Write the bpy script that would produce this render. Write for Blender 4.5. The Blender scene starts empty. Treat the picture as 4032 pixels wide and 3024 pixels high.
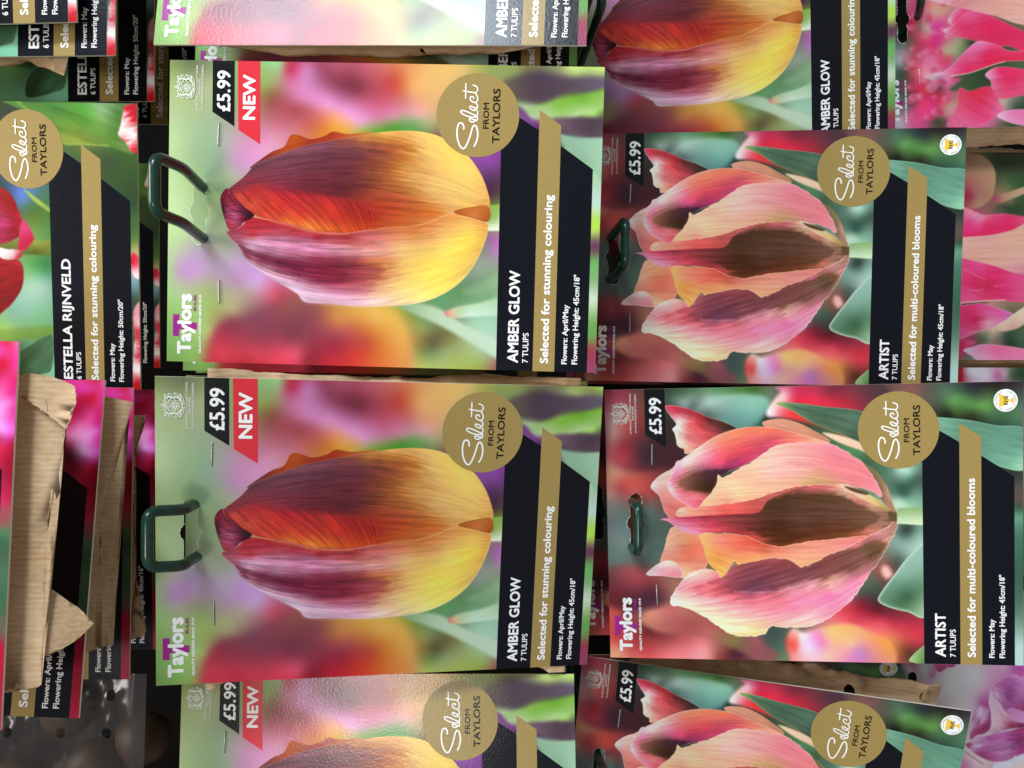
import bpy, bmesh, math, random
import numpy as np
from mathutils import Matrix, Vector, Euler

# ------------------------------------------------------------------ camera, light, exposure
sc = bpy.context.scene
ZC = 1.30                                     # height of the phone above the shop floor
cam = bpy.data.objects.new('camera', bpy.data.cameras.new('camera'))
sc.collection.objects.link(cam)
cam.data.sensor_width = 34.6
cam.data.lens = 26.0
cam.data.clip_start = 0.01
cam.data.clip_end = 50
cam.location = (0, 0, ZC)
# looks along +Y, held on its side: picture right is down, picture top is to the right
cam.rotation_euler = Matrix(((0, 1, 0), (0, 0, -1), (-1, 0, 0))).to_euler()
sc.camera = cam

wld = bpy.data.worlds.new('World'); sc.world = wld; wld.use_nodes = True
bgn = wld.node_tree.nodes['Background']
bgn.inputs[0].default_value = (0.96, 0.98, 1.0, 1)
bgn.inputs[1].default_value = 0.27

def ceiling_lamp(name, loc, target, sx, sy, watt, col):
    d = bpy.data.lights.new(name, 'AREA'); d.shape = 'RECTANGLE'; d.size = sx; d.size_y = sy
    d.energy = watt; d.color = col
    o = bpy.data.objects.new(name, d); sc.collection.objects.link(o)
    o.location = loc
    o.rotation_euler = (Vector(target) - Vector(loc)).to_track_quat('-Z', 'Y').to_euler()
    return o
ceiling_lamp('shop_lamp', (1.20, -1.06, ZC + 0.56), (0, 0.33, ZC), 0.30, 0.80, 30.0, (0.80, 0.90, 1.0))
ceiling_lamp('shop_lamp', (-0.45, -1.27, ZC + 0.50), (0, 0.33, ZC), 0.24, 0.24, 6.5, (1, 0.97, 0.93))
ceiling_lamp('shop_lamp', (0.50, -0.60, ZC + 2.30), (0, 0.33, ZC), 1.40, 0.60, 54.0, (1, 0.945, 0.86))

sc.view_settings.view_transform = 'Standard'
sc.view_settings.look = 'None'
sc.view_settings.exposure = -0.03
sc.view_settings.gamma = 1.0
sc.view_settings.use_curve_mapping = False
sc.render.engine = 'CYCLES'
sc.cycles.max_bounces = 6
sc.cycles.transparent_max_bounces = 12

rng = random.Random(7)
COL = sc.collection
MM = 0.001

# ------------------------------------------------------------------ helpers
def lin(c):
    c = np.asarray(c, float)
    return np.where(c <= 0.04045, c / 12.92, ((c + 0.055) / 1.055) ** 2.4)
def hexrgb(h):
    return [int(h[i:i + 2], 16) / 255 for i in (0, 2, 4)]
def hexlin(h):
    return tuple(float(q) for q in lin(hexrgb(h))) + (1.0,)

def obj(name, me, parent=None, mat=None):
    o = bpy.data.objects.new(name, me); COL.objects.link(o)
    if parent is not None: o.parent = parent
    if mat is not None and not me.materials: me.materials.append(mat)
    return o
def thing(name, label, cat, loc, rot=(0, 0, 0), group=None):
    o = bpy.data.objects.new(name, None); COL.objects.link(o)
    o.empty_display_size = 0.01
    o.location = loc; o.rotation_euler = rot
    o['label'] = label; o['category'] = cat
    if group: o['group'] = group
    return o
def tag(o, label, cat, group=None):
    o['label'] = label; o['category'] = cat
    if group: o['group'] = group

# ------------------------------------------------------------------ materials
def mat_base(name, rough=0.4, spec=0.5):
    m = bpy.data.materials.new(name); m.use_nodes = True
    nt = m.node_tree; b = nt.nodes['Principled BSDF']
    b.inputs['Roughness'].default_value = rough
    b.inputs['Specular IOR Level'].default_value = spec
    return m, nt, b
def nd(nt, kind, **kw):
    n = nt.nodes.new(kind)
    for k, v in kw.items(): setattr(n, k, v)
    return n
def gloss_bump(nt, b, strength=0.055):
    # the fine orange-peel of varnished board: only seen where a lamp is mirrored in it
    tc = nd(nt, 'ShaderNodeTexCoord')
    n1 = nd(nt, 'ShaderNodeTexNoise'); n1.inputs['Scale'].default_value = 900; n1.inputs['Detail'].default_value = 3
    nt.links.new(tc.outputs['Object'], n1.inputs['Vector'])
    n2 = nd(nt, 'ShaderNodeTexNoise'); n2.inputs['Scale'].default_value = 45; n2.inputs['Detail'].default_value = 2
    nt.links.new(tc.outputs['Object'], n2.inputs['Vector'])
    ad = nd(nt, 'ShaderNodeMath', operation='MULTIPLY_ADD'); ad.inputs[1].default_value = 2.2
    nt.links.new(n2.outputs[0], ad.inputs[0]); nt.links.new(n1.outputs[0], ad.inputs[2])
    bp = nd(nt, 'ShaderNodeBump'); bp.inputs['Strength'].default_value = strength; bp.inputs['Distance'].default_value = 0.001
    nt.links.new(ad.outputs[0], bp.inputs['Height']); nt.links.new(bp.outputs[0], b.inputs['Normal'])
    return tc
def print_grain(nt, tc, src, b, amount=0.10, scale=2600):
    n = nd(nt, 'ShaderNodeTexNoise'); n.inputs['Scale'].default_value = scale; n.inputs['Detail'].default_value = 1
    nt.links.new(tc.outputs['Object'], n.inputs['Vector'])
    mr = nd(nt, 'ShaderNodeMapRange'); mr.inputs[1].default_value = 0.25; mr.inputs[2].default_value = 0.75
    mr.inputs[3].default_value = 1 - amount; mr.inputs[4].default_value = 1 + amount
    nt.links.new(n.outputs[0], mr.inputs[0])
    vm = nd(nt, 'ShaderNodeVectorMath', operation='SCALE')
    nt.links.new(src, vm.inputs[0]); nt.links.new(mr.outputs[0], vm.inputs['Scale'])
    nt.links.new(vm.outputs[0], b.inputs['Base Color'])
def dust(nt, tc, colour_socket):
    # white specks where the varnish is chipped
    v = nd(nt, 'ShaderNodeTexVoronoi'); v.inputs['Scale'].default_value = 75
    nt.links.new(tc.outputs['Object'], v.inputs['Vector'])
    sep = nd(nt, 'ShaderNodeSeparateColor'); nt.links.new(v.outputs['Color'], sep.inputs[0])
    lt = nd(nt, 'ShaderNodeMath', operation='LESS_THAN'); lt.inputs[1].default_value = 0.022
    nt.links.new(v.outputs['Distance'], lt.inputs[0])
    g = nd(nt, 'ShaderNodeMath', operation='GREATER_THAN'); g.inputs[1].default_value = 0.90
    nt.links.new(sep.outputs[0], g.inputs[0])
    mu = nd(nt, 'ShaderNodeMath', operation='MULTIPLY')
    nt.links.new(lt.outputs[0], mu.inputs[0]); nt.links.new(g.outputs[0], mu.inputs[1])
    mx = nd(nt, 'ShaderNodeMix', data_type='RGBA'); mx.inputs[7].default_value = (0.62, 0.62, 0.6, 1)
    nt.links.new(mu.outputs[0], mx.inputs[0]); nt.links.new(colour_socket, mx.inputs[6])
    return mx.outputs[2]

def mat_print():
    m, nt, b = mat_base('photo_print', 0.2, 0.27)
    at = nd(nt, 'ShaderNodeVertexColor', layer_name='ink')
    tc = gloss_bump(nt, b)
    print_grain(nt, tc, dust(nt, tc, at.outputs[0]), b, 0.13)
    return m
def mat_ink(name, h, rough=0.2, grain=0.05, specks=True):
    m, nt, b = mat_base(name, rough, 0.27)
    rgb = nd(nt, 'ShaderNodeRGB'); rgb.outputs[0].default_value = hexlin(h)
    tc = gloss_bump(nt, b)
    print_grain(nt, tc, dust(nt, tc, rgb.outputs[0]) if specks else rgb.outputs[0], b, grain)
    return m
def mat_kraft():
    m, nt, b = mat_base('kraft_paper', 0.75, 0.25)
    tc = nd(nt, 'ShaderNodeTexCoord')
    w = nd(nt, 'ShaderNodeTexWave', wave_type='BANDS', bands_direction='X', wave_profile='SIN')
    w.inputs['Scale'].default_value = 170; w.inputs['Distortion'].default_value = 0.5
    w.inputs['Detail'].default_value = 2; w.inputs['Detail Scale'].default_value = 0.6
    nt.links.new(tc.outputs['Object'], w.inputs['Vector'])
    mp = nd(nt, 'ShaderNodeMapping'); mp.inputs['Scale'].default_value = (900, 900, 160)
    nt.links.new(tc.outputs['Object'], mp.inputs['Vector'])
    n = nd(nt, 'ShaderNodeTexNoise'); n.inputs['Scale'].default_value = 1; n.inputs['Detail'].default_value = 4
    nt.links.new(mp.outputs[0], n.inputs['Vector'])
    n2 = nd(nt, 'ShaderNodeTexNoise'); n2.inputs['Scale'].default_value = 40; n2.inputs['Detail'].default_value = 4
    nt.links.new(tc.outputs['Object'], n2.inputs['Vector'])
    a = nd(nt, 'ShaderNodeMath', operation='MULTIPLY_ADD'); a.inputs[1].default_value = 0.10
    sc1 = nd(nt, 'ShaderNodeMath', operation='MULTIPLY'); sc1.inputs[1].default_value = 0.55
    nt.links.new(n.outputs[0], sc1.inputs[0])
    nt.links.new(w.outputs['Fac'], a.inputs[0]); nt.links.new(sc1.outputs[0], a.inputs[2])
    a2 = nd(nt, 'ShaderNodeMath', operation='MULTIPLY_ADD'); a2.inputs[1].default_value = 0.6
    nt.links.new(n2.outputs[0], a2.inputs[0]); nt.links.new(a.outputs[0], a2.inputs[2])
    cr = nd(nt, 'ShaderNodeValToRGB')
    cr.color_ramp.elements[0].position = 0.40; cr.color_ramp.elements[0].color = hexlin('b9966c')
    cr.color_ramp.elements[1].position = 1.0; cr.color_ramp.elements[1].color = hexlin('ecd0ac')
    nt.links.new(a2.outputs[0], cr.inputs[0]); nt.links.new(cr.outputs[0], b.inputs['Base Color'])
    bp = nd(nt, 'ShaderNodeBump'); bp.inputs['Strength'].default_value = 0.15; bp.inputs['Distance'].default_value = 0.0005
    nt.links.new(a2.outputs[0], bp.inputs['Height']); nt.links.new(bp.outputs[0], b.inputs['Normal'])
    return m

M = {}
M['print'] = mat_print()
M['navy'] = mat_ink('navy_ink', '0d0f18', grain=0.10)
M['black'] = mat_ink('black_ink', '0e0f13', grain=0.10)
M['gold'] = mat_ink('gold_ink', 'a0884f', rough=0.27, grain=0.10, specks=True)
M['red'] = mat_ink('red_ink', 'd8323e', specks=True)
M['white'] = mat_ink('white_ink', 'f6f5f2', grain=0.02, specks=False)
M['crestwhite'] = mat_ink('pale_ink', 'e3e8dc', grain=0.02, specks=False)
M['textblack'] = mat_ink('dark_lettering_ink', '1c1512', grain=0.02, specks=False)
M['purple'] = mat_ink('purple_ink', 'a0288c', grain=0.02, specks=False)
M['yellow'] = mat_ink('yellow_ink', 'f0c848', grain=0.02, specks=False)
M['grey'] = mat_ink('grey_ink', '8c939a', grain=0.02, specks=False)
M['edge'] = mat_ink('cut_board', 'e9e4cf', rough=0.8, grain=0.04, specks=False)
M['kraft'] = mat_kraft()
def mat_plain(name, h, rough, metal=0.0, spec=0.5, noise=None):
    m, nt, b = mat_base(name, rough, spec); b.inputs['Metallic'].default_value = metal
    rgb = nd(nt, 'ShaderNodeRGB'); rgb.outputs[0].default_value = hexlin(h)
    tc = nd(nt, 'ShaderNodeTexCoord')
    print_grain(nt, tc, rgb.outputs[0], b, noise[0] if noise else 0.05, noise[1] if noise else 300)
    return m
M['wire'] = mat_plain('coated_wire', '12392c', 0.24, noise=(0.35, 260))
M['staple'] = mat_plain('staple_steel', 'c4c2bc', 0.3, metal=0.55)
M['panel'] = mat_plain('dark_backing', '0b0908', 0.9, spec=0.08, noise=(0.4, 30))
M['bulb'] = mat_plain('bulb_skin', '46301c', 0.55, noise=(0.5, 70))

# ------------------------------------------------------------------ the picture painter (fills vertex colours)
W, H = 125.0, 180.0
def homog(src, dst):
    A = []
    for (x, y), (u, v) in zip(src, dst):
        A += [[x, y, 1, 0, 0, 0, -u * x, -u * y, -u], [0, 0, 0, x, y, 1, -v * x, -v * y, -v]]
    return np.linalg.svd(np.array(A, float))[2][-1].reshape(3, 3)
CORN = [(0, 0), (W, 0), (W, H), (0, H)]

_lat = {}
def vnoise(x, y, seed=0):
    if seed not in _lat: _lat[seed] = np.random.RandomState(seed).rand(256, 256)
    L = _lat[seed]
    xi = np.floor(x).astype(int); yi = np.floor(y).astype(int)
    fx = x - xi; fy = y - yi
    fx = fx * fx * (3 - 2 * fx); fy = fy * fy * (3 - 2 * fy)
    a = L[yi & 255, xi & 255]; b = L[yi & 255, (xi + 1) & 255]
    c = L[(yi + 1) & 255, xi & 255]; d = L[(yi + 1) & 255, (xi + 1) & 255]
    return (a * (1 - fx) + b * fx) * (1 - fy) + (c * (1 - fx) + d * fx) * fy
def fbm(x, y, seed=0, oct=3):
    s = 0; a = 1; t = 0
    for k in range(oct):
        s = s + a * vnoise(x * 2 ** k, y * 2 ** k, seed + k); t += a; a *= 0.55
    return s / t
def catmull(P, n=5):
    P = np.asarray(P, float); N = len(P); out = []
    for i in range(N):
        p0, p1, p2, p3 = P[i - 1], P[i], P[(i + 1) % N], P[(i + 2) % N]
        for k in range(n):
            t = k / n
            out.append(0.5 * ((2 * p1) + (-p0 + p2) * t + (2 * p0 - 5 * p1 + 4 * p2 - p3) * t * t + (-p0 + 3 * p1 - 3 * p2 + p3) * t ** 3))
    return np.array(out)

class Art:
    def __init__(s, step, Hm):
        s.lam = .06; s.tint = None; s.step = step; s.Hm = Hm; s.alt = {'0': Hm}
        s.nx = int(round(W / step)) + 1; s.ny = int(round(H / step)) + 1
        s.U, s.V = np.meshgrid(np.linspace(0, W, s.nx), np.linspace(0, H, s.ny))
        s.img = np.zeros((s.ny, s.nx, 3))
    def mm(s, P):
        P = np.asarray(P, float); q = np.c_[P, np.ones(len(P))] @ s.Hm.T
        return q[:, :2] / q[:, 2:]
    def pts(s, text):
        X = []; Cc = []
        Hm = s.Hm
        for e in text.split():
            if e[0] == '@': Hm = s.alt[e[1:]]; continue
            x, y, h = e.split(','); q = Hm @ np.array([float(x), float(y), 1.0]); X.append(q[:2] / q[2]); Cc.append(hexrgb(h))
        return np.array(X), np.array(Cc)
    def idw(s, U, V, X, Cc, p, s0):
        # smooth scattered-colour field (multiquadric, lightly regularised)
        n = len(X); c2 = s0 * s0
        shp = U.shape; u = U.ravel(); v = V.ravel()
        if n < 3:
            out = np.zeros((u.size, 3)); ws = np.zeros(u.size)
            for (a, b), c in zip(X, Cc):
                w = 1 / ((u - a) ** 2 + (v - b) ** 2 + c2); out += w[:, None] * c; ws += w
            return (out / ws[:, None]).reshape(shp + (3,))
        D = np.sqrt(((X[:, None] - X[None]) ** 2).sum(-1) + c2)
        A = np.zeros((n + 1, n + 1)); A[:n, :n] = D - np.eye(n) * s.lam; A[:n, n] = 1; A[n, :n] = 1
        W_ = np.linalg.solve(A, np.r_[Cc, np.zeros((1, 3))])
        out = np.tile(W_[n], (u.size, 1))
        for (a, b), c in zip(X, W_[:n]):
            out += np.sqrt((u - a) ** 2 + (v - b) ** 2 + c2)[:, None] * c
        return np.clip(out, Cc.min(0) * .92, np.minimum(Cc.max(0) * 1.03, 1)).reshape(shp + (3,))
    def bg(s, text, p=2.0, s0=3.0, div=3, wob=2.0):
        X, Cc = s.pts(text)
        u = np.linspace(0, W, s.nx // div + 2); v = np.linspace(0, H, s.ny // div + 2)
        U, V = np.meshgrid(u, v)
        U2 = U + wob * (fbm(U / 9, V / 9, 3) - .5); V2 = V + wob * (fbm(U / 9, V / 9, 13) - .5)
        g = s.idw(U2, V2, X, Cc, p, s0)
        fx = s.U / W * (len(u) - 1); fy = s.V / H * (len(v) - 1)
        x0 = np.clip(fx.astype(int), 0, len(u) - 2); y0 = np.clip(fy.astype(int), 0, len(v) - 2)
        a = (fx - x0)[..., None]; b = (fy - y0)[..., None]
        s.img = (g[y0, x0] * (1 - a) + g[y0, x0 + 1] * a) * (1 - b) + (g[y0 + 1, x0] * (1 - a) + g[y0 + 1, x0 + 1] * a) * b
    def layer(s, outline, text, feather=0.22, p=1.7, s0=1.1, axis=None, streak=None, rim=None, smooth=True, seed=1, rough=0, alpha=1.0, hm=None, tint=None, lam=.03):
        s.lam = lam
        s.tint = tint
        keep = s.Hm
        if hm is not None: s.Hm = s.alt[hm]
        try: s._layer(outline, text, feather, p, s0, axis, streak, rim, smooth, seed, rough, alpha)
        finally: s.Hm = keep
    def _layer(s, outline, text, feather, p, s0, axis, streak, rim, smooth, seed, rough, alpha):
        P = s.mm([tuple(map(float, e.split(','))) for e in outline.split()])
        if smooth: P = catmull(P)
        pad = feather * 2 + 1 + rough
        i0, i1 = np.searchsorted(s.U[0], [P[:, 0].min() - pad, P[:, 0].max() + pad])
        j0, j1 = np.searchsorted(s.V[:, 0], [P[:, 1].min() - pad, P[:, 1].max() + pad])
        if i1 <= i0 or j1 <= j0: return
        U = s.U[j0:j1, i0:i1]; V = s.V[j0:j1, i0:i1]
        Uo, Vo = U, V
        if rough:
            Uo = U + rough * (fbm(U / 1.6, V / 1.6, seed + 40) - .5) * 2; Vo = V + rough * (fbm(U / 1.6, V / 1.6, seed + 50) - .5) * 2
        d2 = np.full(U.shape, 1e9); ins = np.zeros(U.shape, bool)
        for a, b in zip(P, np.roll(P, -1, 0)):
            e = b - a; L = e @ e
            if L < 1e-9: continue
            wx = Uo - a[0]; wy = Vo - a[1]
            t = np.clip((wx * e[0] + wy * e[1]) / L, 0, 1)
            d2 = np.minimum(d2, (wx - t * e[0]) ** 2 + (wy - t * e[1]) ** 2)
            c = ((a[1] > Vo) != (b[1] > Vo))
            if abs(e[1]) > 1e-9: ins ^= c & (Uo < e[0] * (Vo - a[1]) / e[1] + a[0])
        sd = np.where(ins, -1, 1) * np.sqrt(d2)
        al = np.clip(0.5 - sd / (2 * feather), 0, 1); al = al * al * (3 - 2 * al) * alpha
        m = al > 0.002
        if not m.any(): return
        u = U[m]; v = V[m]; mod = 1.0
        if streak is not None:
            ft, fs, disp, amp = streak
            T, B = s.mm(axis); ax = B - T; L = np.hypot(*ax); ax = ax / L
            q = ((u - T[0]) * ax[0] + (v - T[1]) * ax[1]) / L
            pd = (u - T[0]) * (-ax[1]) + (v - T[1]) * ax[0]
            tt = pd / (np.sin(np.pi * np.clip(q, .06, .94)) ** .5 + .12)
            n = fbm(tt * ft * .12 + 50, q * L * fs * .5 + 50, seed, 4) - .5
            n = n + .6 * (vnoise(tt * ft * .2 + 9, q * L * fs * 2.2 + 9, seed + 3) - .5)
            n2 = fbm(tt * ft * .15 + 90, q * L * fs * .5 + 20, seed + 9, 4) - .5
            k = n * disp * 3.2
            X, Cc = s.pts(text)
            col = s.idw(u + ax[0] * k - ax[1] * n2 * disp * .25, v + ax[1] * k + ax[0] * n2 * disp * .25, X, Cc, p, s0)
            mod = 1 + amp * 3 * n2[:, None]
        else:
            X, Cc = s.pts(text)
            col = s.idw(u, v, X, Cc, p, s0)
        if s.tint is not None:      # the ink shift leaves the clear yellows alone
            yw = (np.clip((col[:, 1] - .40) * 4, 0, 1) * np.clip((col[:, 0] - col[:, 2] - .2) * 4, 0, 1))[:, None]
            col = col * (np.array(s.tint) * (1 - yw) + np.array((1.04, 1.05, 1.0)) * yw)
            mod = 1 + (mod - 1) * (1 - .55 * yw)
        col = col * mod
        if rim is not None:
            hx, wd, st = rim
            r = np.exp(-(sd[m] / wd) ** 2)[:, None] * st
            col = col * (1 - r) + np.array(hexrgb(hx)) * r
        A = al[m][:, None]
        sub = s.img[j0:j1, i0:i1]
        sub[m] = sub[m] * (1 - A) + col * A
    def line(s, pts, h, width, alpha=1.0, feather=0.2):
        P = catmull(np.r_[[s.mm([tuple(map(float, e.split(','))) for e in pts.split()])][0]], 4)[: -4 * 1]
        P = P[:len(P) - 3]
        d2 = np.full(s.U.shape, 1e9)
        i0, i1 = np.searchsorted(s.U[0], [P[:, 0].min() - 3, P[:, 0].max() + 3])
        j0, j1 = np.searchsorted(s.V[:, 0], [P[:, 1].min() - 3, P[:, 1].max() + 3])
        U = s.U[j0:j1, i0:i1]; V = s.V[j0:j1, i0:i1]
        if U.size == 0: return
        d2 = np.full(U.shape, 1e9)
        for a, b in zip(P[:-1], P[1:]):
            e = b - a; L = e @ e + 1e-9
            t = np.clip(((U - a[0]) * e[0] + (V - a[1]) * e[1]) / L, 0, 1)
            d2 = np.minimum(d2, (U - a[0] - t * e[0]) ** 2 + (V - a[1] - t * e[1]) ** 2)
        al = np.clip(0.5 - (np.sqrt(d2) - width / 2) / (2 * feather), 0, 1)[..., None] * alpha
        sub = s.img[j0:j1, i0:i1]; sub[...] = sub * (1 - al) + np.array(hexrgb(h)) * al
    def soften(s, n=1):
        k = np.array([1, 2, 1]) / 4
        for _ in range(n):
            I = np.pad(s.img, ((1, 1), (0, 0), (0, 0)), mode='edge'); s.img = I[:-2] * k[0] + I[1:-1] * k[1] + I[2:] * k[2]
            I = np.pad(s.img, ((0, 0), (1, 1), (0, 0)), mode='edge'); s.img = I[:, :-2] * k[0] + I[:, 1:-1] * k[1] + I[:, 2:] * k[2]

# where each packet hangs: hanging point (camera frame, metres) and tilt (degrees)
POSE = {
 'A1': ((.20335, .32649, .13454), (-4.05, 2.40, 5.80)), 'A2': ((.07176, .32124, .13113), (-1.593, 1.542, -2.033)),
 'A3': ((-.0594, .30478, .12785), (10.986, 2.586, -6.126)), 'A4': ((-.19517, .34775, .13879), (-3.0, -.64, 5.6)),
 'A5': ((.1895, .4346, -.0351), (-12.16, -2.86, -5.87)),
 'A2b': ((.06856, .35375, .13759), (.69, 1.03, 0)), 'A2c': ((.0677, .372, .1392), (.6, .8, .5)),
 'A3b': ((-.0588, .3440, .1330), (5.0, 1.0, -2.0)), 'A1b': ((.2000, .3640, .1362), (-1.5, 1.2, 1.0)),
 'B1': ((.06399, .39069, -.05095), (-6.6, .874, -2.014)), 'B2': ((-.06493, .3556, -.05674), (-6.794, -1.528, -2.05)),
 'B3': ((-.19689, .38869, -.04263), (-8.458, 4.1225, -9.744)),
 'B1b': ((.0625, .4230, -.0480), (-3.0, .5, -1.0)), 'B2b': ((-.06661, .39561, -.04366), (.02, -1.46, .02)), 'B3b': ((-.2257, .485, -.065), (-7.78, -5.02, -14.5)),
 'C1': ((.06839, .35689, .33159), (-6.0, 2.428, -6.643)), 'C2a': ((.20714, .31634, .34787), (-.05, -1.443, -.08)),
 'C2b': ((.19985, .32686, .33441), (-.94, -.237, .859)), 'C2c': ((.19654, .36578, .3354), (-1.656, .303, -1.088)),
 'C2d': ((.20094, .40468, .33063), (0, .72, 0)), 'C1b': ((.0712, .4700, .3830), (0, -.37, 0)),
 'D1': ((-.04163, .25462, .32864), (-2.48, 2.469, .305)), 'D2': ((-.05932, .29998, .32512), (-3.527, .838, 6.829)),
 'D3': ((-.06109, .32227, .33022), (2.4, 1.052, -.449)), 'D4': ((-.0685, .37589, .33763), (-2.0, -1.173, .166)),
 'E1': ((.2078, .4391, -.2221), (-.35, -1.54, -.65)), 'E2': ((.077, .4638, -.2413), (.14, 0, 0)),
 'G': ((-.0526, .4617, -.2401), (.47, .05, .09)), 'F': ((-.187, .4612, -.2393), (-.26, -.11, -.19)),
}

# ------------------------------------------------------------------ the printed pictures
def tracer(corners, ox, oy, k):
    return homog([((x - ox) / k, (y - oy) / k) for x, y in corners], CORN)
CA = [(656, 1428), (673, 233), (2383, 264), (2340, 1465)]
CB = [(2406, 2588), (2379, 1535), (4027, 1500), (4029, 2622)]

def paint_amber():
    a = Art(0.25, tracer(CA, 660, 230, 1340 / 1793))
    a.alt['c2'] = tracer(CA, 1000, 0, .5425); a.alt['c3'] = tracer(CA, 2200, 0, .5425); a.alt['d3'] = tracer(CA, 2200, 800, .5425)
    a.bg("""20,60,8aa05c 100,25,6f7a50 140,40,6d7650 60,130,9db06c 20,250,a9bf82 120,250,a4b57e 200,120,a0a878 200,300,9ab082 250,450,8fae86
 120,500,9dba85 40,430,b2cd8e 20,620,b4d48f 60,800,b9d895 150,640,9cbb7c 220,620,86a678 330,600,a0a58c 260,740,8fab72 240,850,9fb784 60,950,b5cf90 110,1060,b79bb5
 120,1120,bd8fc0 80,1120,b792b6 200,1120,b597b5 25,1120,a8b890 20,1250,9fc97a 30,1400,8cbd5e 20,1560,83b457 200,1000,a39aa0 250,1000,a6a697 300,950,98a285 340,1080,b79fb8
 300,1150,b89db5 300,1230,a8a389 220,1230,a0b070 180,1320,9cbf60 200,1450,a9b565 400,1150,c090c0 480,1180,c59ac8 420,1230,b59b98 350,1330,a89a72 150,1400,98c064 160,1560,94b85a
 300,250,95a57c 340,450,b29ba5 400,500,c88db0 440,560,c890b5 360,560,b193a5 520,480,d793b8 520,400,cc7f9a 560,60,93b070 600,30,9bb57c 540,140,8f9a50 560,200,8c5a40 600,250,a04a50
 700,260,a34a52 600,330,b8606e 560,420,d088a0 700,340,b85a5c 780,330,c06050 850,340,d8803a 880,330,e09040 960,362,d89838 640,380,c07080
 660,40,b83050 650,100,c06a8a 720,60,c070a0 800,40,a04a68 850,100,8f4058 920,140,84344c 1000,160,7a3040 900,40,a34a60 1050,60,b25060 1150,60,c06058 1200,120,c04838 1280,60,d88848
 1380,80,e0a848 1500,60,e0b050 1300,150,e09a50 1380,220,dca060 1250,220,c87068 1100,220,b85068 1000,220,b05878 750,170,c878a8 850,215,d080b0 960,265,d888b8 1030,310,d890bc 1100,280,c8688c
 1200,280,cc7890 1330,280,dc9c98 700,200,c06888 1080,355,8a9a50 1200,335,6f9048 1300,325,88a068 1400,340,a09868 1420,400,7f6050
 1640,520,8a4a98 1720,560,7a3f86 1680,620,5c3560 1740,680,4a3040 1700,720,4a3038 1725,840,8ab040 1720,935,9a6a88 1735,1000,b070b0 1690,1000,8a7a80 1650,1100,909a88 1740,1100,8a9a80
 1600,1180,6a9068 1700,1200,6a9a60 1550,1240,5f9058 1450,1280,5f9a60 1640,1280,78a878 1740,1230,8cb080
 250,1500,b04050 300,1430,903848 350,1420,863a48 450,1380,804050 550,1320,8c4450 600,1250,b04858 560,1270,b85060 650,1310,8c4a48 780,1330,8c4a48 300,1560,c83848 450,1570,c83a48
 600,1550,cf4058 680,1560,d04860 400,1620,b82838 600,1630,b82c3c 740,1600,902030 740,1500,903848 650,1470,883848 850,1450,9c4048 900,1500,982c3c 850,1580,b02030 1000,1560,c83828
 1050,1500,b84830 1100,1570,d06028 1150,1620,d87038 950,1420,b86048 900,1380,c07840 1000,1350,d09030 1100,1360,dca030 1200,1400,dca028 1230,1480,d89830 1280,1520,b88838 1270,1450,b89038
 1300,1350,7a9040 1350,1420,8a9050 1400,1500,605c38 1350,1560,7c8848 1450,1550,8a9a60 1500,1600,a0b058 1350,1630,b0b858 1650,1620,98a050 1740,1640,905058 1500,1450,7c7848
 1600,1400,9cc4a0 1720,1400,9ccaa8 1700,1480,a8ccb0
 @c2 1750,480,8c9a4c 1900,490,8a9550 2000,600,4a3a48 2150,570,504052 2100,720,584a58 2100,780,7db840 2180,750,84b048 1960,800,a8bf90 2050,830,b8b0a0 1965,880,7a4a80 2040,880,7a4a80
 @c3 100,510,b8d070 300,510,b8d868 50,590,6a6058 200,610,504058 300,620,605070 100,720,78b030 300,750,70b838 250,830,a0d060 100,850,b8cc98 300,890,584050 150,900,4a3848 50,940,584858
 280,960,604858 150,1030,90b890 290,1050,88b090 100,1040,80a880 290,1300,a8c8a0 275,1500,b8d8b8
 @d3 262,140,b0e040 262,200,b0d850 262,270,705058 258,350,6a5050 250,410,68a058 245,560,80b070 240,690,c0d8b8 235,760,b0cc9c 232,860,70a850 225,980,70904a 225,1050,904848 220,1180,90405f""", p=2.0, s0=3.2)
    a.alt['P'] = tracer(CA, 0, 0, 1)
    # soft bands of dark stem and bright leaf beside the roundel
    a.layer("1990,320 2090,292 2240,306 2420,312 2420,352 2240,368 2150,398 2060,402 2005,375", "2020,340,5c5048 2100,330,4a3a44 2250,335,544450 2360,335,605466 2150,385,4c3c46", feather=2.2, hm='P', s0=2)
    a.layer("2060,432 2200,398 2420,345 2420,410 2300,445 2220,462 2100,462", "2090,440,98bc74 2200,415,80b83c 2300,395,74b430 2370,380,88bc48 2150,455,a8c488 2300,440,a8cc80", feather=1.6, hm='P', s0=2)
    a.layer("2180,468 2290,462 2420,480 2420,560 2330,545 2240,520", "2210,480,6c5060 2280,490,54404c 2370,520,584650 2340,500,4c3a46", feather=1.5, hm='P', s0=2)
    a.layer("2200,530 2280,545 2420,560 2420,760 2330,668 2250,605", "2240,560,88b090 2320,590,90bc98 2360,640,98c49c 2300,640,84b08c", feather=.9, hm='P', s0=2)
    a.layer("2020,428 2060,425 2110,500 2060,470 2010,455", "2050,450,74447c", feather=1.2, hm='P')
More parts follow.
